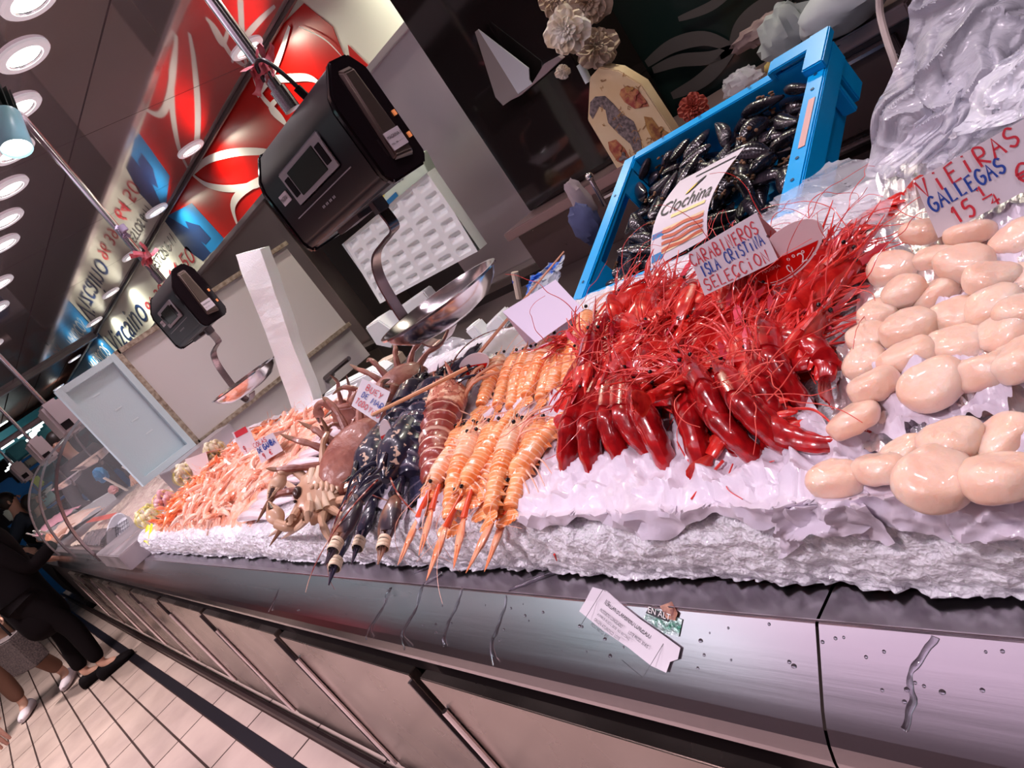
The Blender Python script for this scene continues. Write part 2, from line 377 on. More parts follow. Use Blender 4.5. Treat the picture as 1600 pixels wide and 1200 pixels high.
# lettering on the fascia (reads left to right along +x)
def fx(u, v): p = aty(u, v, YW); return p.x, p.z
def ftext(s, x0, z0, w, h, m, shear=.25):
    return text(s, w, Matrix(((1, 0, 0, x0), (0, 0, -1, YW - .004), (0, 1, 0, z0), (0, 0, 0, 1))), m, fa, height=h, shear=shear)
ftext('PUESTOS 6-11', -6.55, 2.325, .92, .085, INK)
ftext('96 391 64 50', -7.25, 2.13, 1.72, .125, REDI)
ftext('Vizcaino', -9.1, 2.14, 1.75, .26, NAVY)
b = MB(); b.box((-11.0, YW - .001, 2.27), (3.6, .004, .43)); b.obj('blue_field', TEAL, fa, smooth=False)
ftext('MARISCOS', -10.6, 2.22, 1.25, .17, WHITEI)
ftext('MAR', -11.9, 2.12, .7, .12, mat('pink_print', (.6, .3, .3), .5))

# ---------------------------------------------------------------- ceiling lamps (a row over the ice, a row along the fascia)
def lampmesh():
    ring = MB().lathe([(.058, -.006), (.061, -.012), (.080, -.013), (.087, -.008), (.088, .0)], 28)
    inner = MB().lathe([(.060, -.010), (.057, -.004), (.054, .0)], 28)
    cone = MB().lathe([(.056, -.004), (.040, -.001), (.0005, .0)], 28)
    return ring.mesh('ring', LAMPR), inner.mesh('reflector', CHROME), cone.mesh('bulb', LAMPG)
LM = lampmesh()
def downlight(x, y, power, col, label, group, size=.09, spread=150):
    r = empty('ceiling_lamp', (x, y, ZC), label, 'ceiling lamp', group)
    for nm, me in zip(('lamp_ring', 'reflector', 'bulb'), LM):
        o = bpy.data.objects.new(nm, me); C.objects.link(o); o.parent = r
    if power:
        l = bpy.data.lights.new('lamp_light', 'AREA'); l.shape = 'DISK'; l.size = size; l.energy = power; l.color = col; l.spread = math.radians(spread)
        lo = bpy.data.objects.new('lamp_light', l); C.objects.link(lo); lo.location = (x, y, ZC - .035)
PINKL = (1.0, .83, .93); WARM = (1.0, .93, .74)
xr = [.75, .3, -.15, -.6, -1.05, -1.5, -1.88, -2.16, -2.45, -2.79, -3.14, -3.50, -3.88, -4.23, -4.93, -5.5, -6.6, -7.8]
for i, x in enumerate(xr):
    downlight(x, 1.0, 1.6 if x > -2.0 else 1.9, PINKL, 'round white recessed ceiling lamp in the row above the ice counter', 'recessed lamps above the ice counter', spread=110)
for i, x in enumerate([-1.0, -2.05, -3.10, -4.20, -5.2, -6.18, -7.3, -8.4, -9.38, -10.3, -12.4]):
    downlight(x, 2.15, 6.5 if x > -2.5 else 3.4, WARM, 'round white recessed ceiling lamp in the row beside the fascia', 'recessed lamps along the fascia', spread=160)
# unseen fill lights added over the aisle for the floor and ice front
for i, (x, y, e) in enumerate([(-.2, -.7, 20), (-1.9, -.7, 32), (-3.6, -.7, 38), (-5.4, -.7, 36), (-7.4, -.7, 36), (-9.6, -.7, 30), (-13.5, .9, 40)]):
    l = bpy.data.lights.new('aisle_fill_light', 'AREA'); l.shape = 'DISK'; l.size = .3; l.energy = e; l.color = (1, .85, .95) if x > -4 else (1, .86, .84); l.spread = math.radians(100)
    lo = bpy.data.objects.new('aisle_fill_light', l); C.objects.link(lo); lo.location = (x, y, 2.9)
# unseen glowing panels, added to give the steel lip its coloured reflections
for i, (x0, x1, col, st, lb_) in enumerate([(-2.75, -.9, (1, .74, 1), 1.1, 'lilac'), (-3.55, -2.85, (.85, .92, 1), 2.6, 'blue white'), (-4.6, -3.7, (.30, .72, .74), .8, 'teal'), (-6.9, -4.9, (.9, .7, .9), .16, 'dim mauve'),
                                       (-8.6, -7.2, (.30, .75, .80), 1.0, 'far teal'), (-12, -9, (.9, .75, .9), .22, 'far mauve'), (-.6, 1.2, (1, .78, .95), .8, 'near pink')]):
    tag(MB().box(((x0 + x1) / 2, -2.0, 3.05), (x1 - x0, 1.5, .05)).obj('lip_reflection_panel', mat('reflection_glow_%d' % i, (.8, .8, .8), .5, emit=col, estr=st)), lb_ + ' glowing panel added over the aisle for the lip reflections', 'reflection panel')
struct(MB().box((-5, -3.3, 1.5), (18, .1, 3.0)).obj('wall_front', mat('opposite_stall', (.20, .15, .17), .6)))
# pale blue spotlight can on the ceiling track
def spot_can():
    p = atx(16, 205, -2.35); ax = (atx(24, 232, -2.33) - atx(0, 170, -2.37)).normalized()
    M = fz(p, ax.orthogonal(), ax)
    r = empty('track_spotlight', tuple(p), 'pale blue cylinder spotlight with black cooling fins at the left edge', 'spotlight')
    MB().lathe([(.0, -.06), (.040, -.06), (.043, -.055), (.043, .062), (.041, .065), (.037, .06)], 28, M).obj('lamp_can', mat('pale_blue_enamel', (.30, .62, .74), .3), r)
    b = MB()
    for k in range(14):
        a = 2 * PI * k / 14; b.box(M @ V((.026 * math.cos(a), .026 * math.sin(a), -.10)), (.03, .003, .08), (M.to_3x3() @ Matrix.Rotation(a, 3, 'Z')))
    b.tube([M @ V((0, 0, -.145)), M @ V((0, 0, -.06))], .018, 10)
    b.obj('cooling_fins', mat('dark_fin', (.02, .03, .03), .4), r)
    MB().lathe([(.037, .058), (.030, .045), (.018, .035), (.0005, .032)], 24, M).obj('bulb', LAMPG, r)
    b = MB(); b.tube([M @ V((0, 0, -.12)), V((p.x, p.y + .02, ZC))], .008, 8); b.obj('bracket', GREYP, r)
spot_can()

# ================================================================ COUNTER
X0, X1 = -12.5, 1.0
prof = [(.46, .93), (.40, .948), (.362, .950), (.358, .949), (.309, .9045), (.300, .894), (.293, .882), (.288, .868), (.287, .862), (.292, .857), (.32, .857)]
ct = empty('display_counter', (-1, .4, .95), 'wide stainless steel counter top with sloped front lip along the aisle', 'counter')
b = MB()
for xa, xb in ((X0, -6.0), (-5.996, -3.62), (-3.616, -.345), (-.342, X1)):
    vs = [V((x, y, z)) for x in (xa, xb) for y, z in prof]; n = len(prof)
    b.add(vs, [(i, i + 1, n + i + 1, n + i) for i in range(n - 1)])
o = b.obj('sloped_lip', STEEL, ct); o.data.set_sharp_from_angle(angle=math.radians(9))
slab('flat_tray', X0, X1, .44, 1.25, .90, .948, STEELW).parent = ct
bpy.data.objects['flat_tray'].matrix_parent_inverse = ct.matrix_basis.inverted()
MB().tube([(X0, .3608, .9502), (X1, .3608, .9502)], .0011, 6).obj('bend_highlight_bead', CHROME, ct)  # thin chrome bead added to give the bend its bright highlight line
MB().tube([(X0, .300, .852), (X1, .300, .852)], .006, 6).obj('bottom_moulding', mat('brown_moulding', (.42, .26, .20), .3, .6), ct)
# cabinet carcass and doors
cb = empty('counter_cabinet', (-1, .5, 0), 'dark recessed cabinet carcass under the steel counter top', 'cabinet')
DK = mat('dark_recess', (.018, .010, .010), .6)
slab('carcass', X0, X1, .37, 1.2, .13, .93, DK, 0).parent = cb
slab('plinth', X0, X1, .44, 1.2, .0, .13, mat('plinth_dark', (.05, .03, .03), .5), 0).parent = cb
for n_ in ('carcass', 'plinth'): bpy.data.objects[n_].matrix_parent_inverse = cb.matrix_basis.inverted()
seams = [.36, -.48, -1.30, -2.10, -2.95, -3.75, -4.5, -5.3, -6.1, -6.9, -7.7]
lab = ['rightmost steel cabinet door below the card label', 'steel cabinet door below the langoustine claws', 'steel cabinet door below the lobsters', 'steel cabinet door below the small orange prawns',
       'steel cabinet door below the left end of the ice', 'steel cabinet door beside the glass display case', 'steel cabinet door under the glass display case', 'narrow-looking steel cabinet door behind the black coat', 'far steel cabinet door near the shoes', 'farthest steel cabinet door']
for i in range(10):
    xb, xa = seams[i], seams[i + 1]
    d = tag(slab('cabinet_door', xa + .022, xb - .022, .335, .357, .135, .705, DOORM, .002), lab[i], 'cabinet door')
    MB().tube([(xa + .028, .328, .16), (xa + .028, .328, .62)], .007, 8).obj('door_handle', CHROME, d)
    MB().box((xb - .028, .331, .42), (.010, .010, .54)).obj('hinge_strip', STEELD, d, bevel=.001)
# kick rail and floor gutter
tag(MB().tube([(X0, .31, .09), (X1, .31, .09)], .018, 8).obj('kick_rail', mat('dark_rail', (.08, .05, .05), .3, .8)), 'dark round kick rail along the foot of the counter', 'rail')
tag(slab('floor_gutter', X0, X1, .155, .215, -.002, .006, mat('gutter_black', (.012, .01, .014), .3), .001), 'narrow black drain gutter in the floor beside the counter', 'drain')
# peeled card label stuck on the lip
pts = [(928, 920), (950, 926), (975, 945), (1004, 968), (1036, 990), (1066, 1012), (1062, 1030), (1050, 1034), (1044, 1051), (1020, 1040), (985, 1012), (945, 985), (908, 955), (918, 938)]
def lip(u, v, h=.002):                      # point on the sloped lip
    r = ray(u, v); n = V((0, -.665, .747)); o = V((0, .36, .95)); t = n.dot(o - CO) / n.dot(r); p = CO + r * t
    if p.y > .362: p = atz(u, v, .950); return p + V((0, 0, h))
    return p + n * h
P = [lip(u, v, .003) for u, v in pts]
n_ = V((0, -.665, .747)) * -.0008; k = len(P)
lb = tag(MB().add(P + [p + n_ for p in P], [tuple(range(k)), tuple(range(2 * k - 1, k - 1, -1))] + [(i, (i + 1) % k, k + (i + 1) % k, k + i) for i in range(k)]).obj('torn_label', PAPER, smooth=False),
         'torn white product label with small printed text stuck on the steel lip', 'label')
A0 = lip(938, 936, .0045); A1 = lip(1050, 1022, .0045); dn = (lip(915, 955, .0045) - lip(930, 925, .0045))
Mx = frame(A0, A1 - A0, -dn)
L_ = (A1 - A0).length
lns = [('N.BRILLANTE/CARABINERO CONGELADO', .52, .006, .010), ('PRODUCTO CONGELADO', .26, .0035, .019), ('ASPARUS ROJO L 20/30  NO RECONG.', .38, .0035, .025), ('ORIGEN ATLANTICO  LOTE', .30, .0035, .031), ('PESO NETO  KG', .2, .0035, .037)]
for s_, w_, h_, d_ in lns:
    text(s_, L_ * w_ * 1.25, Mx @ Matrix.Translation((L_ * .10, .010 - d_, 0)), INK, lb, height=h_)
text('LOTE PROD. 30 KG', L_ * .26, Mx @ Matrix.Translation((L_ * .52, -.009, 0)), INK, lb, height=.0035)
for q in ([(.04, -.034), (.0, -.034), (.0, .012), (.04, .012)], [(.78, .010), (.9, .010), (.9, -.034), (.62, -.034)]):
    MB().ribbon([Mx @ V((L_ * a, c, .0003)) for a, c in q], .0007, (0, -.665, .747)).obj('printed_frame', INK, lb, smooth=False)
P = [lip(*q, .0015) for q in [(1022, 950), (1068, 968), (1062, 995), (1040, 990), (1005, 965)]]
l2 = tag(MB().add(P, [tuple(range(5))]).obj('torn_foil_label', mat('green_foil', (.03, .16, .10), .2, .6, var=(.55, .6, .6), vscale=90, bump=.6, bscale=200), smooth=False), 'scrap of green and silver foil label stuck behind the torn white label', 'label')
P = [lip(*q, .0022) for q in [(1016, 949), (1050, 962), (1046, 972), (1011, 958)]]
MB().add(P, [(0, 1, 2, 3)]).obj('black_strip', INK, l2, smooth=False)
Mx = frame(lip(1014, 957, .003), lip(1048, 970, .003) - lip(1014, 957, .003), lip(1016, 949, .003) - lip(1013, 958, .003))
text('EN ALT', .030, Mx @ Matrix.Translation((.001, .0005, 0)), WHITEI, l2, height=.006)
P = [lip(*q, .003) for q in [(1034, 947), (1052, 943), (1062, 958), (1058, 970), (1044, 966)]]
MB().add(P, [tuple(range(5))]).obj('orange_print', mat('orange_print', (.5, .25, .16), .5, var=(.15, .04, .03), vscale=120), l2, smooth=False)
# water trickles on the lip and tray
WATER = mat('water', (.9, .9, .95), .03, trans=1.0, ior=1.33)
for i, pp in enumerate([[(680, 880), (610, 920), (600, 945), (575, 985), (573, 1000)], [(690, 895), (660, 915), (650, 950), (628, 990), (632, 1015)], [(722, 918), (716, 940), (696, 985), (693, 1010)],
                        [(870, 890), (800, 920), (790, 945), (778, 980), (768, 1005), (770, 1040)], [(1462, 995), (1440, 1025), (1420, 1055), (1424, 1090), (1412, 1140)], [(450, 890), (432, 930), (420, 955)]]):
    P = [lip(u, v, .0003) for u, v in pp]; P = smooth_path(P, 7)
    P = [p + V((nz(p, 90, i) * .003, 0, 0)) for p in P]
    tag(MB().tube(P, [.0028 * (1 + .5 * nz(p, 120, 3)) for p in P], 8, flat=.5).obj('water_trickle', WATER), 'thin melt-water trickle running over the steel lip', 'water', 'melt-water trickles on the lip')
b = MB()
for i in range(60):
    u = R.uniform(420, 1590); v = 890 + (u - 215) * .0874 + R.uniform(-4, 110) * (.4 + .6 * u / 1600)
    p = lip(u, v, 0.0); 
    if p.y < .305: continue
    b.ell(p, (R.uniform(.001, .0028),) * 2 + (.0015,), 8, 6)
tag(b.obj('water_drops', WATER), 'scattered clear water drops on the steel lip', 'water', kind='stuff')
# ================================================================ ICE BED
ICEM = mat('crushed_ice', (.93, .90, .98), .20, coat=.5, sss=.35, sssc=(1, .9, 1), ior=1.31)
def ice_nodes(m):
    nt = m.node_tree; b = nt.nodes['Principled BSDF']; tc = nt.nodes.new('ShaderNodeTexCoord')
    v1 = nt.nodes.new('ShaderNodeTexVoronoi'); v1.inputs['Scale'].default_value = 130; v1.feature = 'SMOOTH_F1'
    v2 = nt.nodes.new('ShaderNodeTexVoronoi'); v2.inputs['Scale'].default_value = 330
    n = nt.nodes.new('ShaderNodeTexNoise'); n.inputs['Scale'].default_value = 55; n.inputs['Detail'].default_value = 8; n.inputs['Roughness'].default_value = .7
    for k in (v1, v2, n): nt.links.new(tc.outputs['Object'], k.inputs['Vector'])
    a = nt.nodes.new('ShaderNodeMath'); a.operation = 'ADD'; nt.links.new(v1.outputs[0], a.inputs[0]); nt.links.new(n.outputs[0], a.inputs[1])
    m2 = nt.nodes.new('ShaderNodeMath'); m2.operation = 'MULTIPLY_ADD'; m2.inputs[1].default_value = .35; nt.links.new(v2.outputs[0], m2.inputs[0]); nt.links.new(a.outputs[0], m2.inputs[2])
    bp = nt.nodes.new('ShaderNodeBump'); bp.inputs['Strength'].default_value = 1.0; bp.inputs['Distance'].default_value = .006
    nt.links.new(m2.outputs[0], bp.inputs['Height']); nt.links.new(bp.outputs[0], b.inputs['Normal'])
ice_nodes(ICEM)
def ridge(p, s, seed): return 1 - abs(noise.noise(V((p[0] * s + seed, p[1] * s, p[2] * s))) * 2)
XI0, XI1 = -3.22, .42; YB = .99
def icept(x, t):
    # t 0..1: under-edge, front face, rounded shoulder, top, back
    if t < .30:
        k = t / .30; z = .953 + k * .072; y = YF - .012 * math.sin(k * PI * .7) + .004
    elif t < .42:
        a = (t - .30) / .12 * PI / 2; y = YF + .030 - .034 * math.cos(a); z = 1.025 + (ztop(.42) - 1.025) * math.sin(a)
    elif t < .97:
        y = YF + .03 + (t - .42) / .55 * (YB - YF - .03); z = ztop(y)
    else:
        y = YB; z = ztop(YB) - (t - .97) / .03 * .13
    p = V((x, y, z)); f = 1.0 if t < .42 else .55
    d = .007 * noise.noise(p * 9) + .005 * (ridge(p, 38, 2) - .5) + .0035 * noise.noise(p * 110)
    if t < .46: vd = noise.voronoi(p * 85)[0]; d += .0045 * (vd[1] - vd[0]) - .002; vd = noise.voronoi(p * 150)[0]; d += .0022 * (vd[1] - vd[0])
    if t < .42: n = V((0, -1, .3)).normalized(); d += .006 * noise.noise(V((x * 22, 3, z * 22)))
    else: n = V((0, 0, 1))
    if t < .02: d *= 1.6
    return p + n * d * f
xsI = []; x = XI1
while x > XI0: xsI.append(x); x -= .0035 + .010 * min(1, max(0, (-x - .9)) / 1.6)
xsI.append(XI0)
ts = [i / 40 * .42 for i in range(41)] + [.42 + .55 * i / 90 for i in range(1, 91)] + [.985, 1.0]
b = MB(); nT = len(ts)
vs = []
for ix, x in enumerate(xsI):
    for t in ts:
        p = icept(x, t)
        if ix == len(xsI) - 1: p.x += .012 * noise.noise(p * 30)
        vs.append(p)
b.add(vs, [(i * nT + j, (i + 1) * nT + j, (i + 1) * nT + j + 1, i * nT + j + 1) for i in range(len(xsI) - 1) for j in range(nT - 1)])
c0 = len(b.v)
b.add([V((XI0 + .004, p.y, p.z)) for p in vs[-nT:]] + [V((XI0, .7, .95))], [(i, i + 1, nT) for i in range(nT - 1)])
tag(b.obj('crushed_ice_bed', ICEM), 'long bed of crushed ice on the steel counter under the seafood', 'ice', kind='stuff')

# wet paper sheets and foil that follow the ice
WETP = mat('wet_paper', (.64, .57, .66), .30, sss=.2, sssc=(1, .8, .9), bump=.55, bscale=45, bdist=.003, coat=.25)
FOIL = mat('aluminium_foil', (.95, .92, .93), .28, .85, bump=.9, bscale=70, bdist=.004)
def sheet(name, poly, h, m, label, cat, amp=.004, n=34, drop=False, thick=.0006):
    # poly: four pixel corners (back-left, back-right, front-right, front-left), laid on the ice
    q = [V((u, v, 0)) for u, v in poly]; sd = R.uniform(0, 50)
    def fn(a, c):
        p = (q[0].lerp(q[1], a)).lerp(q[3].lerp(q[2], a), c)
        w = (20 * noise.noise(V((a * 7, sd, 0))) + 10 * noise.noise(V((a * 23, sd, 3)))) * (c ** 2) + 9 * math.sin(a * 9 + sd) * (c ** 2) + 6 * math.sin(a * 23 + sd)* c**3
        P = ICE(p.x + w * .4, p.y + w, h)
        cr = amp * 1.3 * (ridge(P, 17, sd + 3) ** 3) + amp * .8 * (ridge(P, 33, sd + 8) ** 2 - .3) + amp * (abs(noise.noise(P * 28 + V((sd, 0, 0)))) * 2 - .3) + amp * .6 * ridge(P, 60, sd) - amp * .3
        f = V((0, -1, .4)).normalized() if P.y < YF + .01 else V((0, 0, 1))
        return P + f * max(-.001, cr)
    b = MB().grid(fn, n * 2, n)
    return tag(b.obj(name, m), label, cat)
sheet('wet_paper_sheet', [(900, 560), (1225, 560), (1400, 832), (790, 812)], .007, WETP, 'wet white paper sheet spread on the ice under the red prawns', 'paper', .007, 46)
sheet('wet_paper_sheet', [(1230, 690), (1640, 660), (1680, 830), (1210, 840)], .009, WETP, 'crumpled white paper sheet along the ice edge in front of the scallops', 'paper', .009, 46)
sheet('wet_paper_sheet', [(720, 560), (930, 540), (860, 760), (640, 800)], .006, WETP, 'white paper sheet on the ice under the langoustines', 'paper', .005, 30)
sheet('wet_paper_sheet', [(690, 580), (800, 514), (862, 562), (730, 640)], .006, PAPER, 'smooth white paper at the back edge behind the langoustines', 'paper', .003, 20)
sheet('wet_paper_sheet', [(560, 620), (700, 560), (640, 790), (500, 820)], .005, WETP, 'white paper sheet on the ice under the lobsters', 'paper', .004, 26)
sheet('wet_paper_sheet', [(330, 690), (560, 600), (520, 660), (300, 745)], .006, PAPER, 'pale pink paper at the back edge behind the small prawns', 'paper', .003, 22)
sheet('foil_sheet', [(1385, 250), (1640, 250), (1640, 720), (1290, 720)], .010, FOIL, 'crumpled aluminium foil sheet under the scallops', 'foil', .008, 60)
sheet('wet_paper_sheet', [(1385, 520), (1640, 420), (1640, 640), (1360, 690)], .018, WETP, 'crumpled white paper on the foil between the scallop rows', 'paper', .009, 40)
sheet('wet_paper_sheet', [(1540, 340), (1640, 300), (1640, 440), (1545, 470)], .020, WETP, 'ribbed white paper behind the scallops under the price card', 'paper', .006, 20)
# ================================================================ HANGING SCALES
def scale_proto():
    # local origin: centre of the front face of the head; +x right, +z up, +y away from the customer
    r = empty('hanging_scale')
    prof = [(.045, .092), (.008, .045), (.0, .02), (.0, -.11), (.012, -.128), (.095, -.128), (.11, -.11), (.11, .06), (.09, .092)]
    w = .183
    def shell(x0, x1, gr=0.0):
        b = MB(); n = len(prof); cy, cz = .055, 0
        A = [V((x0, cy + (y - cy) * (1 + gr), cz + (z - cz) * (1 + gr))) for y, z in prof]; B = [V((x1, p.y, p.z)) for p in A]
        return b.loft([A, B])
    shell(-w, w).obj('casing', BLACK, r, bevel=.006, seg=3)
    shell(w - .004, w + .012, .03).obj('side_bumper', BLACKG, r, bevel=.004)
    shell(-w - .012, -w + .004, .03).obj('side_bumper', BLACKG, r, bevel=.004)
    b = MB(); b.loft([[V((w + x, .04, .118 - k)) for x, k in ()] or [V((w + .010, .035, -.10)), V((w + .010, .085, -.11)), V((w + .010, .08, .075)), V((w + .010, .045, .075))],
                     [V((w + .022, .040, -.095)), V((w + .022, .080, -.10)), V((w + .022, .075, .065)), V((w + .022, .05, .065))]])
    b.obj('side_plate', mat('bronze_plate', (.20, .15, .13), .35, .8), r, bevel=.003)
    b = MB(); b.box((.01, -.002, -.012), (.20, .006, .075)); b.obj('display_bezel', GREYP, r, bevel=.004)
    MB().box((.01, -.0055, -.012), (.125, .003, .052)).obj('display_screen', mat('lcd_dark', (.03, .035, .03), .15), r, bevel=.001)
    b = MB(); b.box((-.068, -.0055, -.012), (.022, .002, .040)); b.obj('key_pad', BLACKG, r, bevel=.001)
    b = MB(); b.box((.088, -.0055, -.012), (.022, .002, .040)); b.obj('key_pad', BLACKG, r, bevel=.001)
    MB().box((.0, -.002, -.062), (.26, .002, .002)).obj('trim_line', GREYP, r)
    for x, z, s in ((-.125, .03, 1), (w + .0235, -.07, 0)):
        if s:
            MB().box((x, -.0015, z - .045), (.038, .002, .022)).obj('sticker', PAPER, r)
            text('MAGRINA 1', .032, Matrix(((1, 0, 0, x - .016), (0, 0, -1, -.003), (0, 1, 0, z - .049), (0, 0, 0, 1))), INK, r, height=.009)
        else:
            MB().box((x, .06, z), (.002, .038, .034)).obj('sticker', PAPER, r)
            text('MAGRINA 1', .034, Matrix(((0, 0, 1, x + .0015), (1, 0, 0, .043), (0, 1, 0, z + .003), (0, 0, 0, 1))), INK, r, height=.006)
            text('TEL. 96 000 00 00'.replace('0', '-'), .034, Matrix(((0, 0, 1, x + .0015), (1, 0, 0, .043), (0, 1, 0, z - .008), (0, 0, 0, 1))), INK, r, height=.003)
    text('-- -- -- --', .06, Matrix(((1, 0, 0, -.03), (0, 0, -1, -.001), (0, 1, 0, -.082), (0, 0, 0, 1))), GREYP, r, height=.005)
    for z in (-.03, -.075):
        MB().box((w + .014, .100, z), (.004, .006, .010)).obj('indicator', mat('orange_indicator', (.7, .25, .1), .4, emit=(1, .3, .1), estr=.4), r)
    b = MB(); b.tube([(0, .06, .10), (0, .06, .145)], .017, 16); b.obj('socket', CHROME, r)
    b = MB(); b.tube([(0, .06, .13), (0, .06, 1.2)], .0125, 16); b.obj('pole', mat('pole_steel', (.62, .56, .60), .18, 1), r)
    b = MB(); b.box((-.05, .06, -.133), (.10, .05, .012)); b.box((.045, .06, -.138), (.02, .03, .03)); b.obj('load_bracket', STEELD, r, bevel=.002)
    b = MB(); P = smooth_path([(.045, .06, -.14), (.045, .06, -.19), (.01, .055, -.20), (-.055, .05, -.215), (-.09, .045, -.26), (-.10, .04, -.34), (-.09, .035, -.40), (-.05, .03, -.437), (.0, .03, -.437), (.045, .03, -.418)], 7)
    n = len(P); vs = []
    for i, p in enumerate(P):
        t = (P[min(i + 1, n - 1)] - P[max(i - 1, 0)]).normalized(); q = t.cross(V((0, 1, 0))).normalized()
        vs.append([p + V((0, -.013, 0)) - q * .0025, p + V((0, .013, 0)) - q * .0025, p + V((0, .013, 0)) + q * .0025, p + V((0, -.013, 0)) + q * .0025])
    b.loft(vs); b.obj('hook_arm', mat('arm_steel', (.36, .27, .27), .25, 1), r)
    pn = MB().lathe([(.0005, -.388), (.06, -.388), (.10, -.378), (.128, -.355), (.138, -.338), (.143, -.338), (.143, -.334), (.135, -.334), (.124, -.353), (.098, -.373), (.06, -.382), (.0005, -.382)], 48, Matrix.Translation((.045, .040, -.022)))
    pn.obj('weighing_pan', CHROME, r)
    return r
class Proto:
    def __init__(s, root): s.r = root; s.t = treeof(root) if False else {}; s.used = False; s.scan()
    def scan(s):
        for o in bpy.data.objects:
            if o.parent is s.r or (o.parent and o.parent.parent is s.r): s.t.setdefault(o.parent.name, []).append(o)
    def place(s, M, label, group=None, cat=None):
        if not s.used:
            s.used = True; r = s.r; r.matrix_basis = M; r['label'] = label
            if group: r['group'] = group
            if cat: r['category'] = cat
            return r
        r = copy_tree(s.r, M, s.t, label, group)
        if not group and 'group' in r: del r['group']
        return r
    def close(s):
        if not s.used:
            for k in s.t.values():
                for o in k: bpy.data.objects.remove(o)
            bpy.data.objects.remove(s.r)
sp = scale_proto(); sp['category'] = 'scale'; SPp = Proto(sp)
SPp.place(Matrix.Translation((-1.238, .80, 1.606)), 'large black electronic hanging scale with chrome pan in the foreground')
SPp.place(Matrix.Translation((-2.78, .93, 1.660)), 'second black hanging scale further left with chrome pan over the prawns')
# cable and ribbons on the poles
px, py = -1.238, .86
o = MB().tube(smooth_path([(px - .005, py - .01, 1.775), (px + .02, py - .02, 1.80), (px + .05, py - .02, 1.79), (px + .062, py - .01, 1.745), (px + .062, py, 1.70)], 6), .0042, 8).obj('power_cable', BLACK)
MB().tube([(px + .062, py - .006, 1.722), (px + .062, py, 1.697)], .008, 10).obj('plug', BLACKG, o)
tag(o, 'black cable loop plugged into the top of the large scale', 'cable')
PINKR = mat('pink_red_ribbon', (.62, .05, .08), .5, var=(.75, .25, .30), vscale=60)
def ribbon_knot(c, s, name, label, m=PINKR, n=6, seed=3):
    rr = random.Random(seed); b = MB()
    for k in range(n):
        a = V((rr.uniform(-1, 1), rr.uniform(-1, .3), rr.uniform(-1, .6))).normalized() * s * rr.uniform(.6, 1.3)
        q = V((rr.uniform(-1, 1), rr.uniform(-1, 1), rr.uniform(-1, 1))).normalized()
        P = smooth_path([V(c) + a * .05, V(c) + a * .5 + q * s * .3, V(c) + a + q * s * .1], 6)
        b.ribbon(P, [s * .35 * (1 + .5 * nz(p, 60, k)) for p in P], q)
    b.tube([V(c) + V((0, 0, -.012)), V(c) + V((0, 0, .012))], s * .35, 10)
    return tag(b.obj(name, m, smooth=True), label, 'ribbon')
ribbon_knot((px, py - .005, 1.795), .045, 'plastic_ribbon', 'pink and red plastic ribbon tied round the pole of the large scale', n=9)
ribbon_knot((-2.735, .99, 1.86), .05, 'plastic_ribbon', 'red ribbon knotted on the pole of the second scale', n=8, seed=5)
ribbon_knot((-2.735, .99, 1.98), .04, 'plastic_ribbon', 'lilac ribbon tied higher on the pole of the second scale', mat('lilac_ribbon', (.4, .34, .5), .5), n=6, seed=8)
# far enamel scales of the next stall
fx_lab = ['nearest of the three small pinkish hanging scales', 'middle one of the three small pinkish hanging scales', 'farthest of the three small pinkish hanging scales']
for i, (u, v, y, k) in enumerate([(93, 655, .8, 1.0), (65, 705, .8, 1.12), (33, 738, .8, 1.3)]):
    p = aty(u, v, y); r = empty('hanging_scale', tuple(p), fx_lab[i], 'scale')
    MB().box(p, (.30 * k, .12, .24)).obj('casing', PINKP, r, bevel=.02)
    MB().box(p + V((.152 * k, -.01, -.06)), (.004, .06, .05)).obj('display_screen', BLACKG, r)
    MB().tube([p + V((0, 0, .1)), p + V((0, 0, ZC - p.z))], .014, 10).obj('pole', CHROME, r)
    MB().tube(smooth_path([p + V((0, 0, -.12)), p + V((-.08, 0, -.2)), p + V((-.08, 0, -.32)), p + V((0, 0, -.38)), p + V((.08, 0, -.36))], 5), .008, 8).obj('hook_arm', STEELD, r)
    MB().lathe([(.0005, -.36), (.10, -.345), (.16, -.30), (.165, -.30), (.10, -.338), (.0005, -.352)], 24, Matrix.Translation(p)).obj('weighing_pan', CHROME, r)

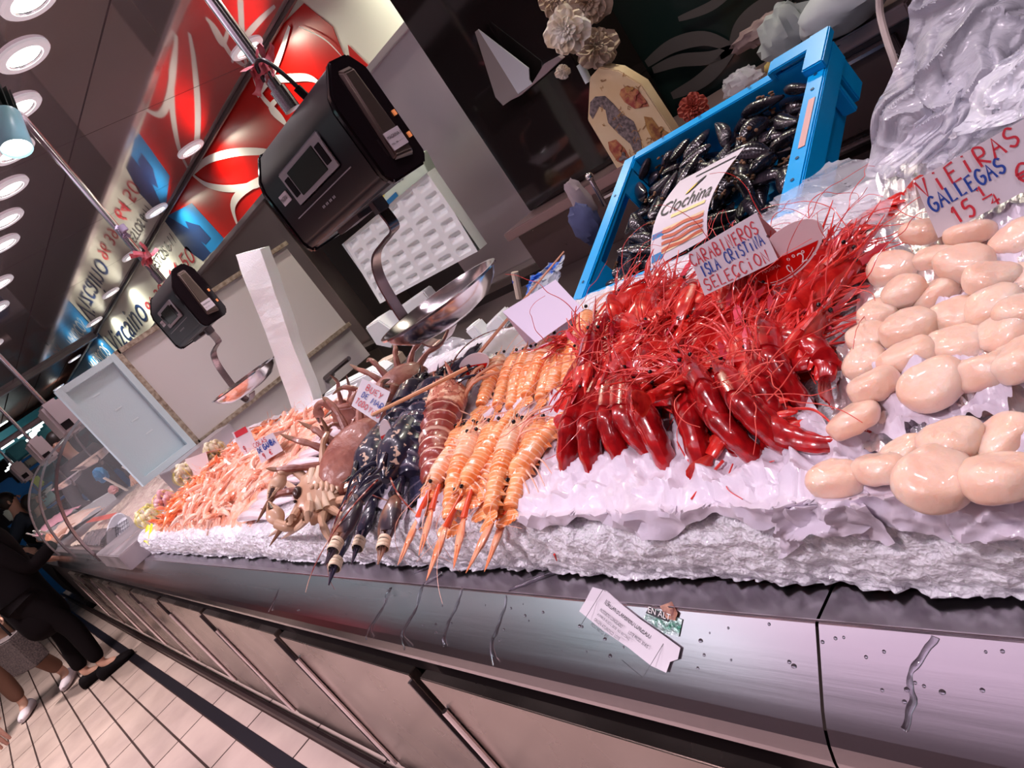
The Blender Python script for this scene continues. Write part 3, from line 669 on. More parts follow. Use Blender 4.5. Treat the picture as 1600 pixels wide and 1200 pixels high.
# ================================================================ PRICE CARDS
def card(name, label, TL, TR, BR, BL, h, tilt, m=PAPER, flap=None, cat='price card', thick=.0012, hb=None, nrm=None):
    a = ICE(*BL, h); c = ICE(*BR, h if hb is None else hb); x = (c - a).normalized()
    hn = V((0, 0, 1)).cross(x); hn = -hn if hn.y > 0 else hn; hn.normalize()          # horizontal, toward the aisle
    if nrm is not None:
        n0 = V(nrm).normalized(); r_ = ray(*BR); c = CO + r_ * (n0.dot(a - CO) / n0.dot(r_)); x = (c - a).normalized(); hn = n0
    up = (V((0, 0, 1)) * math.cos(tilt) - hn * math.sin(tilt)); up = (up - x * up.dot(x)).normalized(); n = x.cross(up)
    if nrm is not None: n = n0
    def hit(u, v): r_ = ray(u, v); return CO + r_ * (n.dot(a - CO) / n.dot(r_))
    tl, tr = hit(*TL), hit(*TR); P = [a, c, tr, tl]; nn = -n if n.dot(CO - a) < 0 else n
    Q = [p - nn * thick for p in P]
    b = MB(); b.add(P + Q, [(0, 1, 2, 3), (7, 6, 5, 4), (0, 4, 5, 1), (1, 5, 6, 2), (2, 6, 7, 3), (3, 7, 4, 0)])
    if flap:
        d = -nn * flap[0] - V((0, 0, flap[1])); F = [tl, tr, tr + d, tl + d]; G = [p - V((0, .0, thick)) for p in F]
        b.add(F + G, [(0, 1, 2, 3), (7, 6, 5, 4), (0, 4, 5, 1), (1, 5, 6, 2), (2, 6, 7, 3), (3, 7, 4, 0)])
    o = b.obj(name, m, smooth=False); tag(o, label, cat)
    M = frame(a + nn * .0006, x, tl - a)
    return o, M, (c - a).length, (tl - a).length
o, M, w, h = card('price_card', 'white card reading CARABINEROS ISLA CRISTINA SELECCION above the red prawns', (1075, 395), (1182, 332), (1216, 406), (1101, 462), .075, .35, flap=(.07, .05))
hand('CARABINEROS', w * .03, h * .66, w * .93, h * .27, M, REDI, o, .10, seed=2)
hand('ISLA', w * .10, h * .37, w * .26, h * .25, M, BLUEI, o, .13, seed=3)
hand('CRiSTiNA', w * .44, h * .40, w * .52, h * .25, M, BLUEI, o, .11, seed=4)
hand('SELECCiON', w * .06, h * .06, w * .88, h * .26, M, REDI, o, .10, seed=5)
o, M, w, h = card('price_card', 'large white card reading VIEIRAS GALLEGAS over the scallops', (1428, 283), (1660, 152), (1690, 250), (1466, 372), .035, .30, flap=(.05, .03))
hand('ViEiRAS', w * .05, h * .66, w * .73, h * .30, M, REDI, o, .12, seed=6)
hand('GALLEGAS', w * .06, h * .40, w * .55, h * .25, M, BLUEI, o, .14, seed=7)
hand('15', w * .15, h * .06, w * .17, h * .28, M, REDI, o, .13, seed=8)
hand('1', w * .36, h * .24, w * .08, h * .17, M, REDI, o, .2, seed=9)
hand('-', w * .36, h * .14, w * .12, h * .12, M, REDI, o, .22, seed=9)
hand('4', w * .40, h * .02, w * .09, h * .17, M, REDI, o, .2, seed=9)
hand('€', w * .62, h * .10, w * .13, h * .30, M, REDI, o, .13, seed=10)
o, M, w, h = card('price_card', 'white diamond-tilted card reading BUEY DE MAR TODO VIVO on the crabs', (566, 591), (610, 612), (591, 661), (549, 634), .135, .2, nrm=(.55, -.55, .6))
hand('BUEY', w * .12, h * .70, w * .62, h * .20, M, REDI, o, .13, seed=2)
hand('DE', w * .12, h * .44, w * .24, h * .18, M, BLUEI, o, .16, seed=3)
hand('MAR', w * .48, h * .42, w * .44, h * .20, M, BLUEI, o, .16, seed=4)
hand('TODO', w * .05, h * .14, w * .45, h * .20, M, REDI, o, .13, seed=5)
hand('ViVO', w * .54, h * .12, w * .42, h * .20, M, REDI, o, .13, seed=5)
o, M, w, h = card('price_card', 'small white card reading COLAS DE GAMBA among the pale prawns', (397, 690), (426, 676), (442, 704), (408, 724), .05, .3, flap=(.06, .01))
hand('COLAS', w * .06, h * .70, w * .6, h * .2, M, REDI, o, .15, seed=2)
hand('DE', w * .12, h * .42, w * .2, h * .2, M, BLUEI, o, .2, seed=3)
hand('GAMBA', w * .38, h * .42, w * .55, h * .24, M, BLUEI, o, .22, seed=4)
hand('9', w * .2, h * .08, w * .13, h * .24, M, REDI, o, .16, seed=5)
hand('€', w * .5, h * .1, w * .15, h * .22, M, REDI, o, .16, seed=5)
o, M, w, h = card('price_card', 'faded pink card standing behind the COLAS card', (362, 676), (389, 668), (404, 703), (381, 714), .05, .3, flap=(.05, .01))
MB().box((w / 2, h * .85, .0005), (w * .8, h * .22, .0006)).obj('red_writing', REDI, o).matrix_basis = M
hand('9', w * .2, h * .1, w * .2, h * .25, M, REDI, o, .16, seed=5)
o, M, w, h = card('price_card', 'blank lilac card folded like a tent at the back of the langoustines', (785, 487), (868, 437), (912, 484), (838, 536), .055, 1.0, flap=(.02, .075), m=mat('lilac_card', (.70, .62, .78), .55))
o, M, w, h = card('price_card', 'blank pale pink card at the back left of the orange prawns', (289, 718), (322, 706), (330, 738), (300, 748), .03, .3, flap=(.05, .01), m=PAPERP)
o, M, w, h = card('price_card', 'curled white card behind the rear crab', (592, 586), (622, 575), (640, 590), (598, 602), .05, .5, flap=(.03, .02))

def ovaltag(cx, cy, ru, rv, y, label, txt, name='price_tag', rot=0.0, big=False):
    c = aty(cx, cy, y); e1 = aty(*ru, y) - c; e2 = aty(*rv, y) - c
    o = MB(); n = 40; P = [c + e1 * math.cos(2 * PI * i / n) + e2 * math.sin(2 * PI * i / n) for i in range(n)]
    o.add([p + V((0, 0, 0)) for p in P] + [p + V((0, .0015, 0)) for p in P], [tuple(range(n)), tuple(range(2 * n - 1, n - 1, -1))] + [(i, (i + 1) % n, n + (i + 1) % n, n + i) for i in range(n)])
    o = tag(o.obj(name, mat('tag_pink_white', (.74, .62, .64), .4), smooth=False), label, 'price tag')
    L0 = -.02; P = [c + e1 * .90 * math.cos(t) + e2 * .90 * math.sin(t) + V((0, -.0006, 0)) for t in [PI + PI * i / 24 for i in range(25)]]
    MB().add(P, [tuple(range(25))]).obj('red_dial', RED, o, smooth=False)
    if big:
        P = [c + e1 * k * math.cos(t) + e2 * k * math.sin(t) + V((0, -.001, 0)) for t in [PI + .2 + (PI - .4) * i / 24 for i in range(25)] for k in (.82, .84)]
        MB().add(P, [(2 * i, 2 * i + 1, 2 * i + 3, 2 * i + 2) for i in range(24)]).obj('white_arc', WHITEI, o, smooth=False)
        Mt = frame(c + V((0, -.0012, 0)), e1, e2); a = e1.length; bb = e2.length
        text('MAXIMA', a * .5, Mt @ Matrix.Translation((-a * .72, -bb * .25, 0)), WHITEI, o, height=bb * .1)
        text('0', a * .13, Mt @ Matrix.Translation((-a * .12, -bb * .55, 0)), WHITEI, o, height=bb * .26)
        text('2', a * .16, Mt @ Matrix.Translation((a * .28, -bb * .4, 0)), WHITEI, o, height=bb * .3)
        for k, (fx_, fy_) in enumerate([(.05, -.15), (.2, -.12), (.45, -.12), (.66, -.3)]):
            MB().lathe([(a * .02, 0), (a * .04, 0)], 14, Mt @ Matrix.Translation((a * fx_, bb * fy_, 0))).obj('dial_hole', WHITEI, o, smooth=False)
        MB().lathe([(a * .015, 0), (a * .035, 0)], 14, Mt @ Matrix.Translation((-a * .05, bb * .72, 0))).obj('hanging_hole', INK, o, smooth=False)
    else:
        Mt = frame(c + V((0, -.0012, 0)), e1, e2); a = e1.length; bb = e2.length
        for k in range(3): MB().lathe([(a * .07, 0), (a * .13, 0)], 14, Mt @ Matrix.Translation((a * (-.4 + .4 * k), -bb * .4, 0))).obj('dial_hole', WHITEI, o, smooth=False)
    return o
ovaltag(1225, 399, (1285, 372), (1234, 350), .69, 'large oval price tag with red lower half standing in the red prawns', '0', big=True)
ovaltag(740, 570, (764, 566), (742, 552), .74, 'oval tag with red half beside the spiny lobster head', '0')
ovaltag(603, 678, (612, 674), (598, 656), .52, 'small narrow oval tag with red half between the crab and lobsters', '0')

# ================================================================ BLUE CRATE WITH MUSSELS
CW, CDp, CH = .47, .425, .12
tilt = math.atan2(.143, .382)
CM = Matrix.Translation((-1.022, 1.0, 1.083)) @ Matrix.Rotation(tilt, 4, 'X')
cr = empty('fish_crate', M=CM, label='bright blue plastic crate of black mussels tilted behind the ice', cat='crate')
def cpart(b, name, bev=.004, m=BLUEP):
    b.v = [CM @ p for p in b.v]; return b.obj(name, m, cr, bevel=bev)
b = MB(); b.box((CW / 2, CDp / 2, -CH), (CW - .03, CDp - .03, .006)); cpart(b, 'base', 0)
b = MB(); b.box((CW / 2, .012, -CH / 2 - .012), (CW - .02, .005, CH - .02)); b.box((CW / 2, .004, -.008), (CW, .026, .010)); b.box((CW / 2, -.007, -.018), (CW, .004, .026)); cpart(b, 'front_wall')
b = MB(); b.box((CW / 2, CDp - .012, -CH / 2), (CW - .02, .005, CH)); b.box((CW * .42, CDp - .004, -.004), (CW * .78, .026, .010)); b.box((CW / 2, CDp + .007, -.018), (CW, .004, .026))
b.box((CW * .90, CDp + .002, .012), (CW * .20, .038, .010)); b.box((CW * .80, CDp + .002, .003), (.012, .038, .026)); cpart(b, 'back_wall')
for sx, nm in ((0, 'end_wall'), (1, 'end_wall')):
    b = MB(); X = .012 if not sx else CW - .012; s = -1 if not sx else 1
    b.box((X, CDp / 2, -.092), (.005, CDp - .02, .05))
    b.box((X, .06, -.035), (.005, .11, .07)); b.box((X, CDp - .06, -.035), (.005, .11, .07)); b.box((X, CDp / 2, -.006), (.006, CDp, .012))
    b.box((X + s * .014, CDp / 2, -.002), (.034, CDp, .010)); b.box((X + s * .030, CDp / 2, -.022), (.005, CDp, .045))
    b.box((X + s * .018, .075, -.055), (.026, .012, .10)); b.box((X + s * .018, CDp - .075, -.055), (.026, .012, .10))
    b.box((X + s * .012, .02, -.055), (.034, .05, .11)); b.box((X + s * .012, CDp - .02, -.055), (.034, .05, .11))
    if sx: b.box((X + .014, CDp - .03, .010), (.040, .10, .018))
    cpart(b, nm)
for x, y in [(.0, .0), (.11, .002), (.24, .002), (.36, .002), (.1, CDp - .002), (.2, CDp - .002), (.32, CDp - .002), (CW + .002, .08), (CW + .002, .13), (CW + .002, .30), (CW + .002, .34), (-.002, .05), (-.002, .3)]:
    cpart(MB().lathe([(.0035, .0042), (.0005, .0043)], 10, Matrix.Translation((x, y, 0))), 'rivet_hole', 0, mat('crate_hole', (.0, .05, .14), .5))
b = MB(); b.box((CW + .006, CDp * .50, .0038), (.012, .12, .0012)); cpart(b, 'pink_label_strip', 0, mat('pink_strip', (.62, .36, .34), .5))
# mussels
MUS = mat('mussel_shell', (.012, .010, .016), .22, coat=.6, var=(.10, .07, .085), vscale=28, vmix=(.45, .8), bump=.35, bscale=70, kind='wave', bdist=.001)
BYS = mat('mussel_beard', (.20, .10, .05), .7, bump=.8, bscale=200)
def mussel(seed):
    rr = random.Random(seed); b = MB(); n = 14; rings = []
    L = .062 * rr.uniform(.9, 1.1)
    for i in range(13):
        t = i / 12; w = max(.0006, .015 * (math.sin(PI * min(1, t * .93 + .05)) ** .55) * (.55 + .6 * t)); hgt = w * .72
        cx = -L / 2 + L * t; cy = .006 * math.sin(t * PI)
        ring = []
        for j in range(n):
            a = 2 * PI * j / n; zz = math.sin(a) * hgt; kk = 1 + .12 * (abs(math.cos(a)) ** 12)
            ring.append(V((cx, cy + math.cos(a) * w * kk, zz * (1 + .05 * nz((t * 9, a, seed))))))
        rings.append(ring)
    b.loft(rings); sh = b.mesh('shell', MUS)
    b = MB()
    for k in range(7):
        p = V((rr.uniform(-.03, .0), rr.uniform(-.01, .01), rr.uniform(.004, .012)))
        b.ell(p, (rr.uniform(.002, .005), rr.uniform(.002, .004), .002), 6, 4)
    return sh, b.mesh('beard', BYS)
ME = [mussel(i) for i in range(6)]
cnt = 0
for layer in range(3):
    for gx in range(9):
        for gy in range(7):
            x = .035 + gx * .050 + R.uniform(-.016, .016); y = .035 + gy * .057 + R.uniform(-.018, .018)
            if x > CW - .03 or y > CDp - .03: continue
            if layer == 2 and R.random() < .35: continue
            z = -.095 + layer * .027 + R.uniform(-.008, .010) + .022 * math.sin(x / CW * PI) 
            M = CM @ Matrix.Translation((x, y, z)) @ Euler((R.uniform(-.9, .9), R.uniform(-.6, .6), R.uniform(0, 2 * PI))).to_matrix().to_4x4() @ Matrix.Scale(R.uniform(1.1, 1.45), 4)
            me, be = R.choice(ME)
            o = tag(link('mussel', me, None, M), 'black mussel in the blue crate', 'mussel', 'mussels in the blue crate'); cnt += 1
            if layer >= 1 and R.random() < .35: link('beard', be, o)
def CRP(u, v, h):        # pixel onto a plane parallel to the crate rim
    n = (CM.to_3x3() @ V((0, 0, 1))); o_ = CM @ V((0, 0, h)); r_ = ray(u, v); return CO + r_ * (n.dot(o_ - CO) / n.dot(r_))
def leaf(a, c):
    bl, br, tr, tl = V((1017, 421, 0)), V((1106, 371, 0)), V((1164, 229, 0)), V((1062, 283, 0))
    p = bl.lerp(br, a).lerp(tl.lerp(tr, a), c); p += V((-16, -6, 0)) * math.sin(c * PI) * (1 - a) + V((-22, 6, 0)) * math.sin(c * PI) * a
    return CRP(p.x, p.y, .012 + .03 * math.sin(c * PI * .9) + .012 * a)
lf = tag(MB().grid(leaf, 16, 24).obj('leaflet', PAPER), 'curled white leaflet printed Clochina with red and yellow stripes on the mussels', 'leaflet')
def onleaf(b, name, m, off=.0012):
    vs = []
    for p in b.v:
        q = leaf(p.x, p.y); e = .01; n = (leaf(p.x + e, p.y) - q).cross(leaf(p.x, p.y + e) - q).normalized()
        vs.append(q + n * off)
    b.v = vs; return b.obj(name, m, lf, smooth=False)
def lgrid(x0, x1, y0, y1, f=None, n=10, k=1):
    return MB().grid(lambda s, t: V((x0 + (x1 - x0) * s, y0 + (y1 - y0) * t + (f(s) if f else 0), 0)), n, k)
onleaf(lgrid(.02, .22, .05, .34), 'blue_field', TEAL, .0010)
onleaf(lgrid(.20, .93, .09, .36), 'yellow_field', mat('pale_yellow_print', (.82, .66, .40), .5), .0010)
for k in range(4): onleaf(lgrid(.20, .93, .10 + k * .068, .135 + k * .068, lambda s: .012 * math.sin(s * 9 + k)), 'red_stripe', mat('rust_stripe', (.55, .14, .07), .5), .0014)
tx = text('Clochina', 1, Matrix.Identity(4), INK, lf, height=1)
me = tx.data
for v in me.vertices: 
    q0 = V((.06 + v.co.x * .88, .52 + v.co.y * .16, 0)); q = leaf(q0.x, q0.y); e = .01
    n = (leaf(q0.x + e, q0.y) - q).cross(leaf(q0.x, q0.y + e) - q).normalized(); v.co = q + n * .0014
onleaf(lgrid(.30, .90, .45, .485), 'yellow_subtitle', mat('yellow_ink', (.85, .7, .3), .5), .0012)
b = MB(); b.add([V((.50 + .13 * math.cos(t) * .35 + .09 * math.sin(t), .76 + .08 * math.sin(t), 0)) for t in [2 * PI * i / 18 for i in range(18)]], [tuple(range(18))]); onleaf(b, 'mussel_emblem', INK, .0014)
b = MB(); b.add([V((.46 + .07 * math.cos(t) * .35 + .05 * math.sin(t), .73 + .05 * math.sin(t), 0)) for t in [2 * PI * i / 18 for i in range(18)]], [tuple(range(18))]); onleaf(b, 'yellow_emblem', mat('yellow_ink2', (.85, .65, .1), .5), .0018)
onleaf(lgrid(.35, .98, .90, .915), 'small_print', INK, .0012)
# ================================================================ SEAFOOD BUILDERS
def arc_body(n, L, bend, start=V((0, 0, 0)), ang0=PI):
    # centre line in the XZ plane; heads off along ang0 and bends downward
    pts = [start.copy()]; a = ang0
    for i in range(n): a += bend / n; pts.append(pts[-1] + V((math.cos(a), 0, math.sin(a))) * (L / n))
    return pts
def seg_loft(b, pts, wid, hgt, n=14, keel=0.0, bands=None, groove=.90, flat_belly=.8):
    rings = []
    N = len(pts)
    for i, p in enumerate(pts):
        t = (pts[min(i + 1, N - 1)] - pts[max(i - 1, 0)]).normalized(); up = V((-t.z, 0, t.x)); 
        if (t.x < 0): up = -up
        r = []
        for j in range(n):
            a = 2 * PI * j / n; c, s = math.cos(a), math.sin(a)
            hh = hgt[i] * (1 + keel * max(0, s) ** 6) if s > 0 else hgt[i] * flat_belly
            r.append(p + V((0, 1, 0)) * c * wid[i] + up * s * hh)
        rings.append(r)
    b.loft(rings)
def abdomen_rows(L, bend, W, H, seg=6, taper=.55, start=V((0, 0, 0)), step=.10):
    k = 4; pts = arc_body(seg * k, L, bend, start); wid = []; hg = []
    for i in range(seg * k + 1):
        t = i / (seg * k); f = 1 - (1 - taper) * t ** 1.3; ph = (i % k) / k
        g = 1 + step * (ph if i % k else -.25)
        wid.append(W * f * g); hg.append(H * f * g)
    return pts, wid, hg
def fan(b, p, d, s, up=V((0, 0, 1)), spread=1.0):
    d = d.normalized(); sd = V((0, 1, 0))
    for k in (-2, -1, 0, 1, 2):
        a = k * .36 * spread; dd = d * math.cos(a) + sd * math.sin(a); q = dd.cross(up).normalized()
        P = [p + dd * s * t + up * .001 * (2 - abs(k)) for t in (0, .35, .7, .92, 1.0)]; w = [.10, .20, .24, .17, .05]
        vs = []
        for P_, w_ in zip(P, w): vs.append([P_ + q * w_ * s, P_ + up * .010 * s * 4, P_ - q * w_ * s, P_ - up * .006 * s])
        b.loft(vs)
def leg_pts(base, side, fwd, L, lift=.3, seedv=0.0, droop=.0):
    k = V((fwd, side, lift)).normalized(); p1 = base + k * L * .34
    p2 = p1 + V((fwd * 1.2, side * .8, -.35 + seedv * .3)).normalized() * L * .36
    p3 = p2 + V((fwd * 1.3, side * .35, -.6 + seedv * .2 - droop)).normalized() * L * .30
    return [base, p1, p2, p3]
def claw(b, base, d, L, W, up=V((0, 0, 1)), open_=.18, arm=True, tooth=True, side=1):
    d = d.normalized(); q = d.cross(up).normalized() * side; up = q.cross(d) * side
    if up.z < 0: up = -up
    p0 = base + d * L * .0
    rings = []
    prof = [(.0, .30), (.05, .62), (.18, .85), (.34, 1.0), (.48, .95), (.56, .7)]
    for t, w in prof: rings.append([p0 + d * L * t + q * math.cos(a) * W * w + up * math.sin(a) * W * w * .62 for a in [2 * PI * j / 10 for j in range(10)]])
    b.loft(rings)
    for sg, ln, ww in ((1, 1.0, .50), (-1, .96, .42)):
        rr = []
        for t in (0, .25, .5, .75, 1):
            c = p0 + d * L * (.48 + (ln - .48) * t) + q * sg * W * (.45 + open_ * 4 * math.sin(t * PI * .8) - .42 * t) 
            w = W * ww * (1 - t * .86)
            rr.append([c + q * math.cos(a) * w + up * math.sin(a) * w * .9 for a in [2 * PI * j / 8 for j in range(8)]])
        b.loft(rr)
        if tooth:
            for t in (.2, .35, .5, .65):
                c = p0 + d * L * (.48 + (ln - .48) * t) + q * sg * W * (.45 + open_ * 4 * math.sin(t * PI * .8) - .42 * t - .35 * sg * 0) + up * W * .25
                b.ell(c, (W * .08,) * 3, 5, 4)

def sh_mat(nm, c1, c2, rough=.28, vs=60, vm=(.35, .65), coat=.5, sss=.12, bump=.25, bs=220):
    return mat(nm, c1, rough, var=c2, vscale=vs, vmix=vm, coat=coat, sss=sss, sssc=(1, .3, .15), bump=bump, bscale=bs, bdist=.0008)
CARA = sh_mat('carabinero_red', (.42, .004, .005), (.72, .030, .020), .24, 75, coat=.6, bump=.6, bs=130)
CARAD = sh_mat('carabinero_dark_red', (.20, .002, .005), (.50, .008, .010), .22, 60, coat=.8, bump=.5, bs=120)
CARAL = mat('carabinero_legs', (.56, .018, .016), .3, var=(.76, .07, .06), vscale=50, coat=.4)
LANG = sh_mat('langoustine_orange', (.80, .19, .035), (.88, .38, .16), .26, 45)
LANGP = sh_mat('langoustine_pale', (.84, .33, .14), (.88, .54, .36), .26, 45)
bands(LANG, (.92, .66, .46), 42, .6, .82); bands(LANGP, (.94, .76, .64), 42, .6, .80)
LANGC = sh_mat('langoustine_claw', (.80, .22, .08), (.88, .42, .26), .3, 40)
LANGL = mat('langoustine_leg', (.85, .45, .34), .35)
EYE = mat('black_eye', (.008, .006, .008), .12)
LOB = sh_mat('lobster_blue_black', (.012, .014, .035), (.05, .045, .085), .22, 18, coat=.6, sss=0, bump=.3)
LOBS = mat('lobster_speckled', (.015, .015, .035), .3, var=(.66, .48, .36), vscale=75, vmix=(.59, .63), coat=.3, bump=.3, bscale=150, bdist=.001)
LOBC = mat('lobster_claw_dark', (.018, .016, .035), .25, var=(.10, .07, .08), vscale=14, vmix=(.55, .8), coat=.5)
LOBU = mat('lobster_claw_orange', (.34, .15, .08), .3, var=(.03, .02, .03), vscale=16, vmix=(.4, .55), coat=.4)
SPIN = mat('spiny_lobster_shell', (.50, .16, .10), .3, var=(.82, .56, .38), vscale=70, vmix=(.5, .62), coat=.3, bump=.8, bscale=170, bdist=.002)
SPINA = mat('spiny_lobster_tail', (.26, .045, .035), .25, var=(.58, .34, .24), vscale=40, vmix=(.55, .75), coat=.5)

bands(SPINA, (.80, .55, .42), 13, .8, .86, .3); bands(LOB, (.16, .13, .17), 14, .6, .85, .6)
def crust(kind, seed):
    rr = random.Random(seed); r = empty({'cara': 'red_prawn', 'lang': 'langoustine', 'lob': 'lobster', 'spin': 'spiny_lobster'}[kind])
    if kind == 'cara':
        Lc, La, W, H, bend = .080, .110, .0118, .0160, (2.7 if seed < 14 else rr.choice([.8, 1.5, 2.2])); mc, ma, ml = (CARAD if seed < 14 else CARA), (CARAD if seed < 14 else rr.choice([CARA, CARAD])), CARAL
    elif kind == 'lang':
        Lc, La, W, H, bend = .070, .100, .0155, .0140, rr.choice([.1, .25, .45]); mc, ma, ml = rr.choice([LANG, LANGP]), rr.choice([LANG, LANGP, LANG]), LANGL
    elif kind == 'lob':
        Lc, La, W, H, bend = .125, .155, .033, .034, .35; mc, ma, ml = LOBS, LOB, LOBC
    else:
        Lc, La, W, H, bend = .120, .180, .036, .034, .25; mc, ma, ml = SPIN, SPINA, mat('spiny_leg', (.62, .28, .16), .35)
    # carapace
    pts = []; wd = []; hg = []
    for i in range(13):
        t = i / 12; pts.append(V((Lc * t, 0, .0 - .004 * t * (1 if kind == 'cara' else .3))))
        f = (1.0 + .10 * math.sin(t * PI * .8)) * (1 - (.62 if kind == 'cara' else .82) * max(0, (t - .45) / .55) ** 1.7)
        if kind in ('lang', 'lob') and .38 < t < .5: f *= .93
        wd.append(W * 1.05 * f); hg.append(H * 1.08 * f)
    b = MB(); seg_loft(b, pts, wd, hg, 16, keel=.18 if kind == 'cara' else .04)
    top = pts[-1]
    if kind == 'cara':
        P = [V((Lc * .45, 0, H * 1.15)), V((Lc * .75, 0, H * 1.0)), V((Lc * 1.0, 0, H * .75)), V((Lc * 1.30, 0, H * .95)), V((Lc * 1.58, 0, H * 1.5))]
        P = smooth_path(P, 4); b.tube(P, [.0030 * (1 - .93 * i / (len(P) - 1)) + .0002 for i in range(len(P))], 6)
        for k in range(5): q = P[4 + k * 2]; b.loft([[q + V((-.003, .0006, 0)), q + V((.001, .0006, 0)), q + V((.001, -.0006, 0)), q + V((-.003, -.0006, 0))], [q + V((.003, .0001, .004)), q + V((.0032, .0001, .004)), q + V((.0032, -.0001, .004)), q + V((.003, -.0001, .004))]])
    else:
        b.tube([V((Lc * .75, 0, H * .8)), V((Lc * 1.0, 0, H * .62)), V((Lc * 1.22, 0, H * .85))], [.16 * W, .10 * W, .01 * W], 6)
        for sy in (-1, 1): b.tube([V((Lc * .9, sy * W * .4, H * .5)), V((Lc * 1.08, sy * W * .5, H * .6))], [.09 * W, .01 * W], 5)
    if kind == 'spin':
        for k in range(90):
            t = rr.uniform(.05, .95); a = rr.uniform(.1, PI - .1); i = int(t * 12)
            p = V((Lc * t, math.cos(a) * wd[i], math.sin(a) * hg[i])); b.tube([p, p + V((.006, math.cos(a) * .004, math.sin(a) * .004))], [.0016, .0002], 5)
        for sy in (-1, 1): b.tube([V((Lc * .92, sy * W * .45, H * .5)), V((Lc * 1.05, sy * W * .5, H * 1.0)), V((Lc * 1.16, sy * W * .45, H * 1.25))], [.005, .004, .0005], 6)
    b.obj('carapace', mc, r)
    # abdomen
    pts, wd, hg = abdomen_rows(La, bend, W, H, start=V((.004, 0, 0)), step=.16 if kind != 'cara' else .10, taper=.50 if kind == 'cara' else .66)
    b = MB(); seg_loft(b, pts, wd, hg, 16, keel=.15 if kind == 'cara' else 0)
    if kind in ('lang', 'spin', 'lob'):
        for k in range(6):                                # pointed side plates
            i = k * 4 + 2
            for sy in (-1, 1):
                q = pts[i] + V((0, sy * wd[i] * .9, -hg[i] * .2)); b.loft([[q + V((.005, 0, .003)), q + V((-.005, 0, .003)), q + V((-.005, sy * .001, -.001)), q + V((.005, sy * .001, -.001))], [q + V((-.001, sy * W * .22, -H * .5)), q + V((-.002, sy * W * .22, -H * .5)), q + V((-.002, sy * W * .24, -H * .52)), q + V((-.001, sy * W * .24, -H * .52))]])
    b.obj('abdomen', ma, r)
    d = (pts[-1] - pts[-2]).normalized(); up = V((-d.z, 0, d.x)); up = -up if d.x < 0 else up
    b = MB(); fan(b, pts[-1], d, {'cara': .030, 'lang': .028, 'lob': .055, 'spin': .062}[kind], up, .9 if kind != 'cara' else .45); b.obj('tail_fan', ma, r)
    for sy in (-1, 1):
        e = V((Lc * .93, sy * W * .52, H * .52)); b = MB(); b.ell(e, (W * .22, W * .20, W * .20) if kind in ('cara', 'lang') else (W * .13,) * 3, 10, 8); b.obj('eye', EYE, r)
    # walking legs
    s_ = {'cara': .062, 'lang': .065, 'lob': .11, 'spin': .14}[kind]; nl = 5 if kind in ('cara', 'spin') else 4
    for k in range(nl):
        for sy in (-1, 1):
            base = V((Lc * (.30 + .13 * k), sy * W * .55, -H * .55)); 
            P = smooth_path(leg_pts(base, sy * (.5 if kind == 'cara' else .9), (.2 + .35 * k / nl) if kind != 'cara' else .9 + rr.uniform(-.5, .5), s_ * rr.uniform(.85, 1.15), .0 if kind == 'cara' else .35, rr.uniform(-1, 1)), 3)
            w0 = {'cara': .0021, 'lang': .0018, 'lob': .0045, 'spin': .0045}[kind]
            MB().tube(P, [w0 * (1 - .7 * i / (len(P) - 1)) for i in range(len(P))], 6).obj('leg', ml, r)
    # feelers
    la = {'cara': .15, 'lang': .16, 'lob': .22, 'spin': .34}[kind]; wa = {'cara': .0007, 'lang': .0006, 'lob': .0016, 'spin': .0042}[kind]
    for sy in (-1, 1):
        a0 = V((Lc * 1.0, sy * W * .35, H * .1)); P = [a0]; dr = V((1, sy * rr.uniform(.1, .8), rr.uniform(-.2, .25))).normalized()
        if kind == 'spin': dr = V((.55, sy * .8, .02)).normalized()
        for k in range(9):
            P.append(P[-1] + dr * la / 9)
            if kind == 'cara': dr = (dr + V((rr.uniform(-.5, .3), rr.uniform(-.5, .5), rr.uniform(-.45, .2)))).normalized()
            elif kind == 'lang': dr = (dr + V((rr.uniform(-.3, .1), sy * rr.uniform(-.2, .3), rr.uniform(-.35, .15)))).normalized()
            elif kind == 'lob': dr = (dr + V((-.15, sy * .05, -.12))).normalized()
        P = smooth_path(P, 3)
        MB().tube(P, [wa * (1.6 if i < 4 and kind == 'spin' else 1) * (1 - .6 * i / (len(P) - 1)) for i in range(len(P))], 6 if kind == 'spin' else 5).obj('antenna', CARAL if kind == 'cara' else (ml if kind != 'lob' else SPINA), r)
    if kind == 'cara':
        b = MB()
        for k in range(30):
            a0 = V((Lc * rr.uniform(.45, 1.0), rr.uniform(-.6, .6) * W, -H * rr.uniform(.1, .7))); dr = V((1, rr.uniform(-.5, .5), rr.uniform(-.7, .5))).normalized()
            P = smooth_path([a0, a0 + dr * .02, a0 + dr * .036 + V((0, rr.uniform(-.01, .01), rr.uniform(-.01, .008)))], 3)
            b.tube(P, [.0015 * (1 - .8 * i / (len(P) - 1)) for i in range(len(P))], 4)
        b.obj('mouth_feelers', CARAL, r)
        for sy in (-1, 1):
            b = MB(); q0 = V((Lc * .98, sy * .006, .002)); b.loft([[q0 + V((0, 0, .004)), q0 + V((0, sy * .002, -.004)), q0 + V((0, -sy * .001, -.004))], [q0 + V((.022, sy * .003, .005)), q0 + V((.022, sy * .006, -.004)), q0 + V((.022, sy * .002, -.004))], [q0 + V((.034, sy * .005, 0.001)), q0 + V((.034, sy * .0055, -.001)), q0 + V((.034, sy * .0045, -.001))]])
            b.obj('antenna_scale', mat('pinkish_red_scale', (.66, .06, .10), .2, coat=.8), r)
